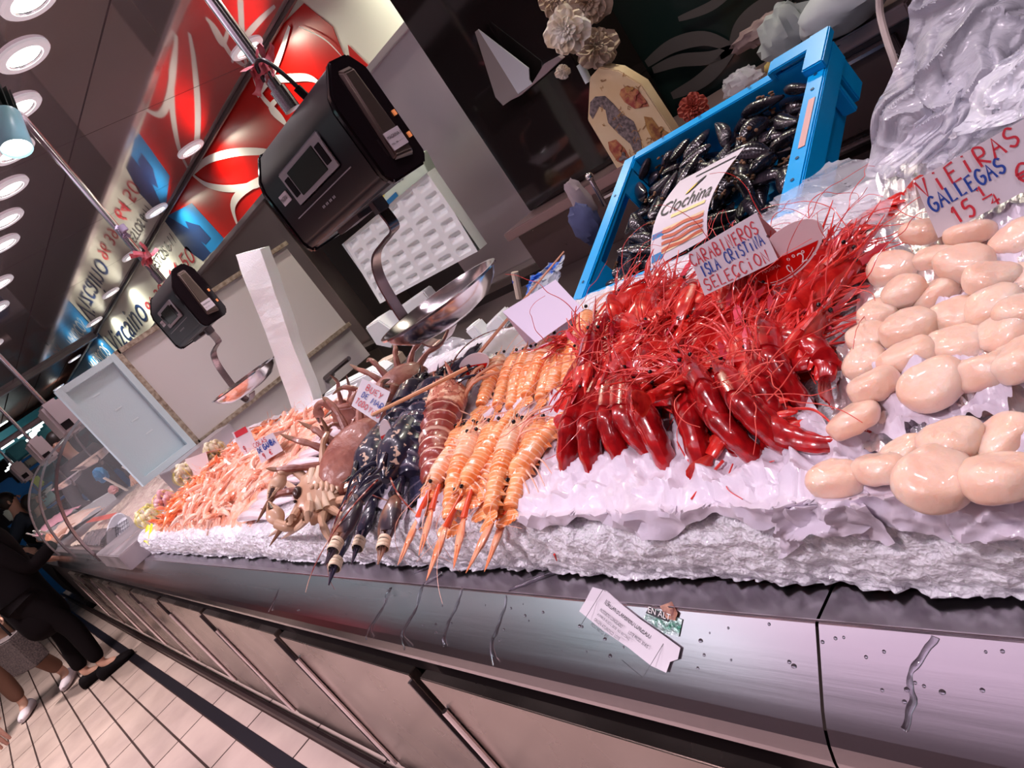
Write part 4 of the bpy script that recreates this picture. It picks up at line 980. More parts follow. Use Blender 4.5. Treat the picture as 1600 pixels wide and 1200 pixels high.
        for k in range(5):
            i = 3 + k * 4
            b = MB()
            for sy in (-1, 1):
                q = pts[i] + V((0, sy * wd[i] * .4, -hg[i] * .6)); b.ell(q + V((.002, 0, -.006)), (.0045, .0022, .0115), 8, 5)
            b.obj('swimmeret', CARA, r)
    return r, Lc, La, W, H

def big_claws(r, kind, spec, mc, mu=None, bands=False):
    for k, (base, elbow, dirv, L, W, op) in enumerate(spec):
        b = MB(); P = smooth_path([V(base), V(elbow) * .5 + V(base) * .5 + V((0, 0, W * .1)), V(elbow)], 4); b.tube(P, [W * (.38 + .34 * i / (len(P) - 1)) for i in range(len(P))], 10)
        ar = b.obj('claw_arm', mc if kind != 'lang' else mat('langoustine_red_arm', (.70, .07, .02), .3, coat=.4), r)
        b = MB(); claw(b, V(elbow), V(dirv), L, W, open_=op); c = b.obj('claw', mu or mc, r)
        if bands:
            d = V(dirv).normalized(); M = fz(V(elbow) + d * L * .66, d.orthogonal(), d)
            for o_ in (0, .007, .013): 
                MB().lathe([(W * .60, -.003), (W * .68, -.002), (W * .68, .002), (W * .60, .003), (W * .60, -.003)], 18, M @ Matrix.Translation((0, 0, o_)) @ Matrix.Rotation(.12 * (o_ * 100 - 1), 4, 'X') @ Matrix.Diagonal((1, .8, 1, 1))).obj('rubber_band', RUBBER, c)
CARAP = [Proto(crust('cara', s)[0]) for s in (11, 12, 13, 14, 15, 16, 17, 18)]
LANGPp = []
for s in (21, 22, 23, 24):
    r, *_ = crust('lang', s); LANGPp.append(Proto(r))
LANGF = []
for s, op in ((31, .10), (32, .02), (33, .03)):            # langoustines with long claws stretched forward
    r, *_ = crust('lang', s)
    big_claws(r, 'lang', [((.062, -.012, -.006), (.108, -.014 - .006 * (s % 3), -.016), (1, -.12 - .10 * (s % 2), -.25), .074, .0078, op), ((.062, .012, -.006), (.105, .016, -.016), (1, .16 - .1 * (s % 2), -.27), .072, .0070, op)], LANGC, None)
    LANGF.append(Proto(r))
def orient(t, h, roll=0.0, up=V((0, 0, 1)), at=.5):
    x = (h - t).normalized(); z = (up - x * up.dot(x)).normalized(); y = z.cross(x); m = Matrix((x, y, z)).transposed().to_4x4()
    m = m @ Matrix.Rotation(roll, 4, 'X'); m.translation = t.lerp(h, at); return m
for P_ in CARAP: P_.r['category'] = 'prawn'
for P_ in LANGPp + LANGF: P_.r['category'] = 'langoustine'
# ---- carabineros: a fan with tails toward the aisle
GC = 'large red prawns in the fanned heap'
fanp = [((862, 748), (925, 590), .020), ((900, 752), (948, 590), .018), ((946, 735), (968, 575), .022), ((985, 730), (985, 570), .020), ((1054, 728), (985, 585), .022), ((905, 640), (935, 500), .034),
        ((1112, 735), (1062, 580), .018), ((1182, 720), (1085, 590), .026), ((1208, 700), (1130, 560), .034), ((1226, 688), (1180, 530), .022), ((1232, 640), (1200, 480), .030), ((1160, 690), (1070, 545), .042)]
flab = ['leftmost dark red prawn of the fan, tail pointing to the langoustine claws', 'second red prawn from the left in the front fan', 'third red prawn from the left in the front fan', 'fourth red prawn in the front fan, lying straight toward the aisle',
        'red prawn with tail slanting right at the middle of the front fan', 'red prawn standing up between the langoustines and the red heap', 'red prawn lying open beside the bare patch of paper', 'red prawn slanting over the wet paper edge near the front right',
        'red prawn on top of the front right bunch', 'red prawn at the front right corner of the heap', 'red prawn on the right flank facing the ice strip', 'red prawn crossing over the front right bunch']
for i, (t, h, z) in enumerate(fanp):
    z += .010; t = (t[0] - 4, t[1] + 10); h = (h[0] - 4, h[1] + 8); T = ICE(*t, z); Hh = ICE(*h, z + .012)
    CARAP[i % 3].place(orient(T, Hh, R.uniform(-.45, .45), at=.50) @ Matrix.Scale(1.2 if i < 7 else 1.0, 4), flab[i])
def inpoly(p, poly):
    c = False; n = len(poly)
    for i in range(n):
        a, b_ = poly[i], poly[(i + 1) % n]
        if (a[1] > p[1]) != (b_[1] > p[1]) and p[0] < (b_[0] - a[0]) * (p[1] - a[1]) / (b_[1] - a[1]) + a[0]: c = not c
    return c
POLY = [(915, 505), (990, 480), (1080, 462), (1100, 480), (1180, 470), (1262, 440), (1262, 500), (1235, 580), (1205, 640), (1150, 620), (1060, 575), (960, 600), (925, 570)]
k = 0; tries = 0; placed = []
while k < 78 and tries < 4000:
    tries += 1
    u, v = R.uniform(900, 1320), R.uniform(430, 650)
    if not inpoly((u, v), POLY): continue
    if any((u - a) ** 2 + (v - c) ** 2 < 17 ** 2 for a, c in placed[-40:]): continue
    placed.append((u, v)); z = R.uniform(.012, .044)
    c = ICE(u, v, z); 
    if R.random() < .72: a = PI / 2 + R.uniform(-.6, .6) + (u - 1050) * -.0008
    else: a = R.uniform(0, 2 * PI)
    d = V((math.cos(a), math.sin(a), R.uniform(-.25, .3)))
    CARAP[3 + R.randrange(5)].place(orient(c - d * .06, c + d * .06, R.uniform(-1.9, 1.9), at=.45), 'large red prawn tangled in the middle of the red heap', GC); k += 1
for t, h, z, l in [((1338, 346), (1290, 430), .018, 'red prawn at the back right with its tail curled up by the plastic film'), ((1318, 372), (1265, 450), .030, 'red prawn lying along the back right edge in front of the oval tag'),
                   ((1245, 450), (1130, 465), .035, 'red prawn lying crosswise below the oval tag'), ((1090, 420), (1060, 510), .05, 'red prawn rising beside the left edge of the CARABINEROS card'),
                   ((960, 440), (965, 520), .045, 'red prawn poking up in front of the blue crate corner'), ((1015, 435), (1010, 520), .05, 'red prawn poking up against the front wall of the blue crate'),
                   ((920, 520), (905, 640), .05, 'dark red prawn at the left end of the heap with its head toward the aisle')]:
    CARAP[3 + R.randrange(5)].place(orient(ICE(*t, z), ICE(*h, z), R.uniform(-1.5, 1.5), at=.5), l)
# loose hair-thin feelers over the red heap and the ice
HAIR = CARAL
loose = [[(1130, 720), (1108, 745), (1080, 780)], [(1058, 690), (1080, 725), (1112, 735)], [(1230, 640), (1270, 640), (1300, 662)], [(1250, 510), (1290, 510), (1322, 522)], [(1215, 610), (1250, 570), (1275, 600)],
         [(1200, 590), (1240, 560), (1285, 555)], [(1145, 725), (1135, 760), (1160, 780)], [(1120, 700), (1110, 650), (1155, 625)], [(1155, 742), (1175, 730), (1210, 720)], [(1150, 500), (1125, 520), (1155, 515)], [(1240, 660), (1244, 690), (1246, 684)]]
for i, q in enumerate(loose):
    P = smooth_path([ICE(u, v, .012 + .012 * (v < 700)) for u, v in q], 7)
    tag(MB().tube(P, [(.0016 if i in (0, 2) else .0008) * (1 - .4 * j / (len(P) - 1)) for j in range(len(P))], 6).obj('loose_feeler', HAIR), 'loose thin red prawn feeler lying at the edge of the red heap', 'prawn feeler', 'loose red feelers around the prawn heap')
tag(MB().tube([lip(874, 893, .0), lip(880, 902, .0)] if False else [ICE(866, 866, .004), ICE(870, 876, .004)], [.0015, .0008], 6).obj('loose_feeler', HAIR), 'tiny red shred on the front face of the ice', 'prawn feeler')

for i in range(90):
    u, v = R.uniform(930, 1270), R.uniform(455, 660)
    if not inpoly((u, v), [(930, 520), (1100, 475), (1250, 460), (1210, 650), (1100, 630), (920, 640)]): continue
    a = R.uniform(0, 2 * PI); P = [ICE(u, v, R.uniform(.052, .075))]; dr = V((math.cos(a), math.sin(a), .2)) * .018
    for q in range(R.choice([3, 4, 5])): P.append(P[-1] + dr); dr = (dr + V((R.uniform(-1, 1), R.uniform(-1, 1), R.uniform(-.8, .5))) * .009).normalized() * .018
    P = [V((p.x, p.y, max(p.z, ztop(p.y) + .022))) for p in P]
    P = smooth_path(P, 5)
    tag(MB().tube(P, [.0006 * (1 - .5 * j / (len(P) - 1)) for j in range(len(P))], 5).obj('loose_feeler', mat('pale_feeler', (.70, .08, .06), .35)), 'loose thin red prawn feeler curling over the red heap', 'prawn feeler', 'loose feelers curling over the red heap')
# ---- langoustines
GLb = 'langoustines in the back row'; GLf = 'langoustines in the front row'
for i, (h, t, z, rl) in enumerate([((788, 548), (745, 640), .018, .2), ((812, 545), (768, 645), .016, -.3), ((830, 540), (788, 640), .022, .1), ((850, 535), (800, 640), .018, .3), ((868, 520), (815, 625), .024, 0), ((885, 525), (838, 628), .018, -.2),
                                   ((905, 510), (852, 610), .022, .2), ((920, 500), (870, 600), .026, -.1), ((940, 492), (892, 585), .020, .3), ((918, 480), (905, 570), .034, -.4), ((955, 488), (915, 540), .022, .1)]):
    LANGPp[i % 4].place(orient(ICE(*t, z), ICE(*h, z + .006), rl, at=.58), 'orange langoustine in the back row, head toward the blank folded card', GLb)
for i, (h, t, z, rl) in enumerate([((722, 668), (672, 770), .018, .2), ((742, 662), (692, 775), .020, -.2), ((760, 655), (708, 780), .018, .1), ((778, 650), (728, 785), .024, .3), ((795, 655), (742, 788), .018, 0), ((812, 650), (760, 788), .024, -.2),
                                   ((828, 655), (778, 780), .020, .2), ((845, 665), (800, 775), .018, -.1), ((700, 700), (668, 765), .012, .1), ((735, 690), (700, 770), .030, .2), ((800, 680), (770, 770), .032, -.3)]):
    LANGPp[(i + 2) % 4].place(orient(ICE(*t, z), ICE(*h, z + .006), rl, at=.58), 'orange langoustine in the front row, belly fan toward the aisle', GLf)
for i, (h, t, z, l) in enumerate([((668, 768), (745, 650), .030, 'langoustine with pale claws hanging over the ice edge nearest the lobsters'), ((722, 768), (792, 655), .034, 'langoustine with two thin claws hanging over the ice, middle of the three'),
                                  ((800, 750), (884, 638), .026, 'langoustine with two bright orange claws hanging over the ice, nearest the red prawns')]):
    LANGF[i].place(orient(ICE(*t, z), ICE(*h, z - .004), .15, at=.55), l)
for P_ in CARAP + LANGPp + LANGF: P_.close()

# ---- lobsters and spiny lobster
def lob(h, t, z, label, spec, seed, roll=.1, bands=True, mu=None, at=.5):
    r, *_ = crust('lob', seed); r['category'] = 'lobster'; r['label'] = label
    big_claws(r, 'lob', spec, LOBC, mu, bands)
    r.matrix_basis = orient(ICE(*t, z), ICE(*h, z), roll, at=at) @ Matrix.Scale(1.06, 4)
S1 = [((.11, -.02, -.01), (.165, -.030, -.022), (1, .02, -.20), .135, .019, .0), ((.11, .02, -.01), (.160, .032, -.020), (1, -.02, -.18), .130, .017, .0)]
lob((572, 745), (638, 638), .036, 'nearest blue-black lobster with two rubber-banded claws over the ice edge', S1, 41, .1, at=.52)
S2 = [((.11, -.02, -.01), (.150, -.040, -.010), (1, -.06, -.15), .120, .018, .0), ((.11, .02, -.01), (.150, .024, -.012), (1, .10, -.20), .120, .017, .0)]
lob((612, 734), (676, 627), .050, 'blue-black lobster with orange-brown claws lying against the nearest lobster', S2, 42, -.3, mu=LOBU, at=.50)
S3 = [((.11, -.02, 0), (.15, -.035, -.01), (1, .0, -.1), .10, .022, .0), ((.11, .02, 0), (.15, .03, -.01), (1, .1, -.1), .10, .02, .0)]
lob((672, 580), (612, 690), .045, 'speckled blue-black lobster at the back, tail curled beside the spiny lobster', S3, 43, .2, False, at=.35)
lob((700, 590), (650, 680), .050, 'dark lobster at the back lying closest to the spiny lobster', S3, 44, -.3, False, at=.30)
r, *_ = crust('spin', 51); r['category'] = 'lobster'; r['label'] = 'reddish brown spiny lobster with pale spots and long thick feelers'
r.matrix_basis = orient(ICE(655, 770, .034), ICE(712, 590, .044), -.15, at=.60)
o = tag(MB().tube(smooth_path([ICE(578, 650, .10), ICE(640, 620, .12), ICE(730, 575, .10)], 6), .0036, 8).obj('loose_antenna', mat('long_antenna', (.62, .30, .15), .4)), 'long thick orange-brown feeler crossing over the lobsters and crab card', 'feeler')

# ---- crabs
CRB = mat('brown_crab_shell', (.19, .045, .03), .4, var=(.34, .13, .09), vscale=22, coat=.1, bump=.8, bscale=45, bdist=.004)
CRBB = mat('crab_belly_pale', (.62, .40, .27), .4, var=(.42, .22, .13), vscale=16, coat=.3)
CRBD = mat('crab_tip_dark', (.05, .02, .015), .3)
def crab(M, label, seed, belly=False, s=1.0):
    rr = random.Random(seed); r = empty('brown_crab', M=M, label=label, cat='crab')
    T = lambda b: setattr(b, 'v', [M @ (p * s) for p in b.v])
    b = MB()
    def fn(d):
        rad = math.sqrt(d.x ** 2 + d.y ** 2); a = math.atan2(d.y, d.x)
        return 1 + (.05 * math.sin(a * 16) if rad > .9 and d.y > -.3 else 0) + (.03 * noise.noise(d * 4 + V((seed, 0, 0))))
    b.ell((0, 0, 0), (.085, .056, .030), 56, 16, fn=fn); T(b); b.obj('carapace', CRBB if belly else CRB, r)
    if belly:
        b = MB()
        for k, (y0, w0) in enumerate(((-.046, .020), (-.034, .022), (-.022, .020), (-.010, .016), (.002, .011), (.012, .007))): b.ell((0, y0, .028), (w0, .0075, .006), 12, 6)
        T(b); b.obj('belly_flap', CRBB, r)
        b = MB()
        for sx in (-1, 1):
            for k in range(5): a = .35 - k * .42; b.tube([V((sx * .014, .02 - k * .015, .024)), V((sx * .066 * math.cos(a), .042 * math.sin(a), .020))], [.006, .0095], 8, flat=.8)
        T(b); b.obj('sternum', mat('crab_sternum', (.66, .48, .34), .4), r)
        b = MB(); b.ell((0, .048, .016), (.018, .012, .012), 12, 8); T(b); b.obj('mouth', CRBD, r)
    for sx in (-1, 1):
        if belly and sx > 0: pass
        b = MB(); b.tube(smooth_path([V((sx * .055, .035, -.004)), V((sx * .085, .065, .004)), V((sx * .070, .095, .004))], 4), [.012] * 9, 10); T(b); ar = b.obj('claw_arm', CRBB if belly else CRB, r)
        b = MB(); claw(b, V((sx * .072, .088, .004)), V((-sx * .8, .35, 0)), .075, .021, open_=.02, side=1); T(b); b.obj('claw', CRBB if belly else CRB, r)
        b = MB(); b.tube([V((sx * .030, .108, .004)), V((sx * .006, .116, .004))], [.008, .002], 8); T(b); b.obj('claw_tip', CRBD, r)
        for k in range(4):
            a = -.1 - k * .45; base = V((sx * .07 * math.cos(a), .045 * math.sin(a) - .005, -.006 if not belly else .012)); o_ = V((sx * math.cos(a), math.sin(a) * .9, 0))
            up = 1.0 if belly else .4
            P = [base, base + o_ * .048 + V((0, 0, .030 * up)), base + o_ * (.085 if not belly else .085) + V((0, rr.uniform(-.02, .02), .030 * up * rr.uniform(.4, 1.6))), base + o_ * (.125 if not belly else .10) + V((rr.uniform(-.02, .02), rr.uniform(-.03, .01), (-.01 if not belly else .065 * rr.uniform(.3, 1.1))))]
            Q = smooth_path(P, 4); rd = [.0078, .0082, .0078, .0068, .0052, .0068, .0066, .0056, .0044, .0046, .0034, .0020, .0006]
            rd = [x_ * (1.3 if belly else 1.1) for x_ in rd]
            b = MB(); b.tube(Q[:9], rd[:9], 8); T(b); lg_ = b.obj('leg', CRBB if belly else CRB, r)
            b = MB(); b.tube(Q[8:], rd[8:], 8); T(b); b.obj('leg_tip', mat('crab_tip_brown', (.20, .09, .05), .35), lg_)
    for sx in (-1, 1):
        b = MB(); b.ell((sx * .018, .055, .008), (.004,) * 3, 8, 6); T(b); b.obj('eye', EYE, r)
IR, ID, IC = M3.col[0].copy(), M3.col[1].copy(), -M3.col[2].copy()
def cm(u, v, h, fr, n):                        # front direction and shell normal, given as seen by a customer standing at the stall
    y = IR * fr[0] + ID * fr[1]; z = IR * n[0] + ID * n[1] + IC * n[2]; z.normalize(); y = (y - z * y.dot(z)).normalized(); x = y.cross(z)
    m = Matrix((x, y, z)).transposed().to_4x4(); m.translation = ICE(u, v, h); return m
crab(cm(552, 712, .050, (.85, .5), (-.15, -.55, .8)), 'large reddish brown crab lying between the pale crab and the lobsters', 1, s=1.05)
crab(cm(622, 606, .050, (.6, .6), (-.2, -.6, .75)), 'brown crab at the back, behind the BUEY DE MAR card', 2, s=.95)
crab(cm(545, 655, .034, (-.8, .3), (.1, -.5, -.7)), 'small upturned brown crab under the left side of the BUEY DE MAR card', 3, s=.72)
crab(cm(600, 655, .036, (-.1, -1), (.2, -.5, .8)), 'dark clawed crab peeking out to the right of the BUEY DE MAR card', 6, s=.72)
crab(cm(500, 772, .042, (-.9, .25), (.0, -.75, .7)), 'pale upturned crab with legs in the air at the front of the ice', 4, belly=True, s=.82)
# two long jointed legs of the pale crab over the ice
for q in ([(470, 785), (452, 815), (420, 838)], [(482, 780), (478, 812), (440, 842)], [(465, 775), (452, 758), (428, 745)]):
    P = smooth_path([ICE(q[0][0], q[0][1], .04), ICE(q[1][0], q[1][1], .045), ICE(q[2][0], q[2][1], .010)], 5)
    tag(MB().tube(P, [.009 * (1 - .85 * (i / (len(P) - 1)) ** 2) for i in range(len(P))], 8).obj('crab_leg', CRBB), 'loose pale crab leg with a dark pointed tip on the ice', 'crab leg', 'loose crab legs on the ice')

# ---- scallops
SCAL = mat('scallop_flesh', (.80, .50, .37), .34, var=(.84, .64, .52), vscale=22, sss=.45, sssc=(1, .5, .3), coat=.45, bump=.9, bscale=110, bdist=.0014)
SCAL.node_tree.nodes['Principled BSDF'].inputs['Subsurface Scale'].default_value = .02
def scallop(seed):
    rr = random.Random(seed); a1, a2 = rr.uniform(0, 6), rr.uniform(0, 6); hgt = rr.uniform(.010, .014)
    def fn(d):
        a = math.atan2(d.y, d.x); r2 = math.hypot(d.x, d.y)
        return 1 + .07 * math.sin(2 * a + a1) * r2 + .04 * math.sin(3 * a + a2) * r2 + .05 * noise.noise(d * 1.6 + V((seed, 0, 0)))
    b = MB(); nu, nv = 32, 18; rings = []
    for i in range(1, nv):
        th = PI * i / nv; st, ctt = math.sin(th), math.cos(th); e = .48
        rad = math.copysign(abs(st) ** e, st); zz = math.copysign(abs(ctt) ** .85, ctt)
        rings.append([V((rad * math.cos(p) * .0235, rad * math.sin(p) * .0225, zz * hgt)) * fn(V((st * math.cos(p), st * math.sin(p), ctt))) + V((0, 0, .0015 * noise.noise(V((math.cos(p) * 2, math.sin(p) * 2, seed + zz))))) for p in [2 * PI * j / nu for j in range(nu)]])
    b.loft(rings); return b.mesh('scallop', SCAL)
SM = [scallop(i * 3 + 1) for i in range(9)]
sc = [(1305, 748, 1.0, 'front-row scallop at the left end, nearest the red prawns'), (1376, 732, 1.05, 'second scallop from the left in the front row'), (1460, 748, 1.25, 'widest scallop of the front row'), (1562, 746, 1.2, 'front-row scallop at the right edge'),
      (1412, 708, .8, 'scallop half hidden behind the front row'), (1486, 688, 1.05, 'scallop behind the widest front-row scallop'), (1566, 686, 1.05, 'scallop on the white paper behind the right front-row scallop'), (1335, 655, 1.1, 'scallop standing alone on the foil at the left'),
      (1366, 603, 1.0, 'scallop above the lone one, on the foil edge'), (1352, 567, .95, 'scallop leaning on the left edge scallops'), (1420, 557, 1.12, 'shiny scallop left of the white paper'), (1457, 601, 1.12, 'rounded scallop lying on the front edge of the white paper'),
      (1497, 540, 1.15, 'plump scallop in the middle of the group'), (1539, 582, 1.15, 'scallop on the right edge of the white paper'), (1592, 562, 1.1, 'scallop cut by the right edge, above the white paper'), (1567, 520, 1.1, 'yellowish scallop near the right edge'),
      (1355, 527, .95, 'scallop with a tiny dark speck at the left edge'), (1420, 512, 1.1, 'scallop in the third row from the left edge'), (1498, 496, 1.1, 'scallop in the centre of the third row'), (1372, 490, .95, 'scallop on the left edge by the ice strip'),
      (1412, 455, 1.0, 'scallop left of centre in the fourth row'), (1462, 460, 1.0, 'scallop at the centre of the fourth row'), (1552, 478, 1.05, 'scallop beside the ribbed paper'), (1550, 435, 1.05, 'scallop in front of the ribbed paper'), (1392, 420, 1.12, 'shiny scallop at the upper left of the group'),
      (1462, 402, 1.0, 'tall scallop below the price card corner'), (1507, 412, 1.1, 'glossy scallop under the VIEIRAS card'), (1590, 375, 1.05, 'scallop beside the ribbed paper at the back right'), (1516, 364, 1.0, 'large scallop touching the lower edge of the VIEIRAS card'),
      (1440, 362, .95, 'upright scallop at the left foot of the VIEIRAS card'), (1597, 440, 1.0, 'scallop cut by the right edge below the back row'), (1600, 488, 1.0, 'scallop cut by the right edge in the middle')]
for i, (u, v, s, l) in enumerate(sc):
    p = ICE(u, v, .020 if v > 700 else .024 + .006 * (i % 3)); t = R.uniform(.1, .5)
    M = Matrix.Translation(p) @ Euler((t * R.choice([1, .6]), R.uniform(-.35, .35), R.uniform(0, 6.28))).to_matrix().to_4x4() @ Matrix.Scale(s * .87, 4)
    tag(link('scallop', SM[i % 9], None, M), 'raw ' + l if not l.startswith('raw') else l, 'scallop')
# a thin white band of ice between prawns and scallops stays bare

# ---- heap of small prawns on the far left
HM = [sh_mat('small_prawn_orange', (.82, .16, .04), (.86, .32, .15), .3, 40), sh_mat('small_prawn_pink', (.84, .30, .17), (.88, .52, .40), .3, 40), sh_mat('small_prawn_pale', (.82, .46, .34), (.86, .64, .54), .3, 40)]
def small(seed, m):
    rr = random.Random(seed); b = MB(); bend = rr.uniform(.6, 2.2); L = .062
    pts = arc_body(14, L, bend, V((L * .4, 0, 0))); w = []; 
    for i in range(15): t = i / 14; w.append(.0088 * (math.sin(PI * min(1, .18 + t * .8)) ** .7) * (1 + .08 * (i % 2)) * (1 - .35 * t))
    seg_loft(b, pts, w, [x * 1.15 for x in w], 8)
    b.tube([pts[0], pts[0] + V((.016, 0, .004))], [.003, .0004], 5)
    d = (pts[-1] - pts[-2]).normalized()
    b.loft([[pts[-1] + V((0, .002, 0)), pts[-1] + V((0, -.002, 0)), pts[-1] - V((0, .002, .001))], [pts[-1] + d * .013 + V((0, .007, 0)), pts[-1] + d * .013 - V((0, .007, 0)), pts[-1] + d * .013 - V((0, .006, .001))]])
    for k in range(5):
        q = pts[2 + k]; b.tube([q - V((0, 0, .004)), q + V((.010, rr.uniform(-.008, .008), -.012))], [.0009, .0004], 4)
    for sy in (-1, 1): b.tube(smooth_path([pts[0], pts[0] + V((.02, sy * .012, .006)), pts[0] + V((.03, sy * .03, rr.uniform(-.01, .012)))], 3), .0004, 4)
    return b.mesh('small_prawn', m)
HMs = [[small(60 + i * 4 + j, HM[i]) for j in range(4)] for i in range(3)]
HP = [(-2.90, .41), (-2.30, .405), (-1.98, .43), (-1.80, .62), (-1.80, .86), (-2.2, .90), (-2.75, .95), (-3.02, .80), (-3.05, .55)]
k = 0
def put(x, y, z, ti):
    M = Matrix.Translation((x, y, z)) @ Euler((R.uniform(-1.6, 1.6), R.uniform(-.5, .5), R.uniform(0, 6.28))).to_matrix().to_4x4() @ Matrix.Scale(R.uniform(.80, 1.15), 4)
    return tag(link('small_prawn', HMs[ti][R.randrange(4)], None, M), 'small orange-pink prawn in the loose heap at the far end of the ice', 'prawn', 'small prawns in the far left heap')
while k < 296:
    x, y = R.uniform(-3.1, -1.75), R.uniform(.39, .97)
    if not inpoly((x, y), HP): continue
    e = .035 + .045 * math.sin(max(0, min(1, (x + 3.1) / 1.3)) * PI) * math.sin(max(0, min(1, (y - .36) / .6)) * PI)
    ti = 0 if x < -2.55 and R.random() < .8 else (1 if R.random() < .65 else 2)
    put(x, y, ztop(y) + e * R.uniform(.55, 1.0), ti); k += 1
b = MB()
def hm(s, t):
    x = -3.05 + 1.28 * s; y = .41 + .53 * t; e = .060 * (math.sin(s * PI) ** .5) * (math.sin(t * PI) ** .5) - .004
    p = V((x, y, 0)); return V((x, y, ztop(y) + e + .010 * noise.noise(p * 34)))
b.grid(hm, 60, 30)
tag(b.obj('prawn_heap', mat('prawn_heap_flesh', (.74, .25, .13), .35, var=(.86, .52, .42), vscale=38, bump=1.0, bscale=60, kind='voronoi', bdist=.008, coat=.3)), 'packed inner mass of small orange prawns under the loose top ones', 'prawn heap', kind='stuff')
# ---- long pale squid between heap and crabs
SQ = mat('squid_translucent', (.74, .58, .60), .16, var=(.82, .70, .74), vscale=16, coat=.7, sss=.3, sssc=(1, .6, .6), bump=.3, bscale=30)
for i in range(15):
    y = .42 + .035 * i; x = -1.73 + .020 * math.sin(i * 2.1)
    p = V((x, y, ztop(y) + .020)); P = [p + V((-.13, R.uniform(-.01, .01), -.004)), p + V((-.06, 0, .004)), p + V((.03, 0, .004)), p + V((.12, R.uniform(-.01, .02), -.006))]
    P = smooth_path(P, 4); n = len(P)
    tag(MB().tube(P, [.004 + .014 * math.sin(PI * (j / (n - 1)) ** .8) for j in range(n)], 10, flat=.7).obj('squid', SQ), 'long pale translucent squid lying side by side left of the crabs', 'squid', 'pale squid laid side by side')
# ================================================================ INSIDE THE STALL
def pbox(name, m, corners, y, depth, label=None, cat=None, parent=None, bevel=.002, thick_dir=(0, 1, 0)):
    P = [aty(u, v, y) for u, v in corners]; d = V(thick_dir) * depth; n = len(P)
    o = MB().add(P + [p + d for p in P], [tuple(range(n)), tuple(range(2 * n - 1, n - 1, -1))] + [(i, (i + 1) % n, n + (i + 1) % n, n + i) for i in range(n)]).obj(name, m, parent, bevel=bevel)
    return tag(o, label, cat) if label else o
# steel ledge at the left end of the ice
RSZ = min(aty(750, 545, 1.35).z, aty(762, 530, 1.35).z, aty(870, 440, 1.3).z) 
lg = tag(slab('steel_ledge', -3.92, -3.27, .30, .98, .950, 1.03, mat('ledge_steel', (.62, .56, .58), .4, 1, rvar=.08, vscale=4), .004), 'stainless steel box ledge between the ice bed and the glass display case', 'ledge')
MB().box((-3.50, .64, 1.0325), (.006, .68, .004)).obj('seam_bead', CHROME, lg)
tag(slab('steel_upstand', -3.50, -3.27, .66, .98, 1.03, 1.165, mat('ledge_steel', (.62, .56, .58), .4, 1), .003), 'low steel box under the upright styrofoam tray', 'steel box')
# upright styrofoam tray
XS = -3.50
tag(slab('rear_shelf', -2.75, -1.06, 1.03, 1.90, RSZ - .02, RSZ, mat('rear_shelf_dark', (.07, .05, .05), .4, .6), .002), 'dark steel shelf strip behind the ice bed', 'shelf')
tr = empty('styrofoam_tray', (XS - .03, .72, 1.17), 'pale blue white styrofoam tray standing upright at the left end of the ice', 'tray')
yl, yr, zb, zt = .585, .868, 1.166, 1.705
b = MB()
for (y0, y1, z0, z1) in ((yl, yl + .028, zb, zt), (yr - .028, yr, zb, zt), (yl + .027, yr - .027, zb + .001, zb + .03), (yl + .027, yr - .027, zt - .03, zt - .001)): b.box((XS - .02, (y0 + y1) / 2, (z0 + z1) / 2), (.045, y1 - y0, z1 - z0))
b.obj('rim', FOAMB, tr)
MB().box((XS - .035, (yl + yr) / 2, (zb + zt) / 2), (.014, yr - yl - .03, zt - zb - .03)).obj('tray_floor', FOAMB, tr)
b = MB()
for z_, y_ in ((1.60, .70), (1.50, .73), (1.42, .75), (1.34, .76)): b.box((XS - .027, y_, z_), (.003, .035, .006))
b.obj('moulded_mark', mat('foam_mark', (.66, .77, .80), .6), tr)
# side partition
pt = empty('side_partition', (-3.53, 1.3, .95), 'white enamelled side partition with worn brown edge behind the upright tray', 'partition')
MB().box((-3.56, 1.40, 1.33), (.02, 1.00, .74)).obj('white_panel', WHITEP, pt)
BRW = mat('worn_brown_edge', (.20, .14, .10), .5, var=(.45, .38, .30), vscale=50, bump=.4)
MB().box((-3.545, .885, 1.33), (.045, .028, .76)).obj('upright_edge', BRW, pt)
MB().box((-3.545, 1.40, 1.70), (.045, 1.02, .022)).obj('top_edge', BRW, pt)
MB().box((-3.545, 1.40, 1.165), (.045, 1.02, .022)).obj('bottom_edge', BRW, pt)
# tall styrofoam slab
P0, P1 = V((-2.53, .99, 1.07)), V((-2.33, 1.16, 1.63))
M = fz(P0.lerp(P1, .5), V((1, .35, -.35)), P1 - P0)
b = MB(); L_ = (P1 - P0).length
b.grid(lambda s, t: V((0, 0, 0)), 1, 1); b.v.clear(); b.f.clear(); b.mi.clear()
rings = []
for i in range(25):
    z = -L_ / 2 + L_ * i / 24
    rings.append([M @ (V((x, y, z)) + V((nz((x * 9, y * 9, z * 12), 1, 3), nz((x * 9, y * 9, z * 12), 1, 7), 0)) * .006) for x, y in ((-.055, -.025), (0, -.027), (.055, -.025), (.057, 0), (.055, .025), (0, .026), (-.055, .025), (-.056, 0))])
b.loft(rings)
tag(b.obj('styrofoam_slab', FOAM, smooth=False), 'tall narrow white styrofoam slab standing at the back edge of the ice', 'styrofoam')
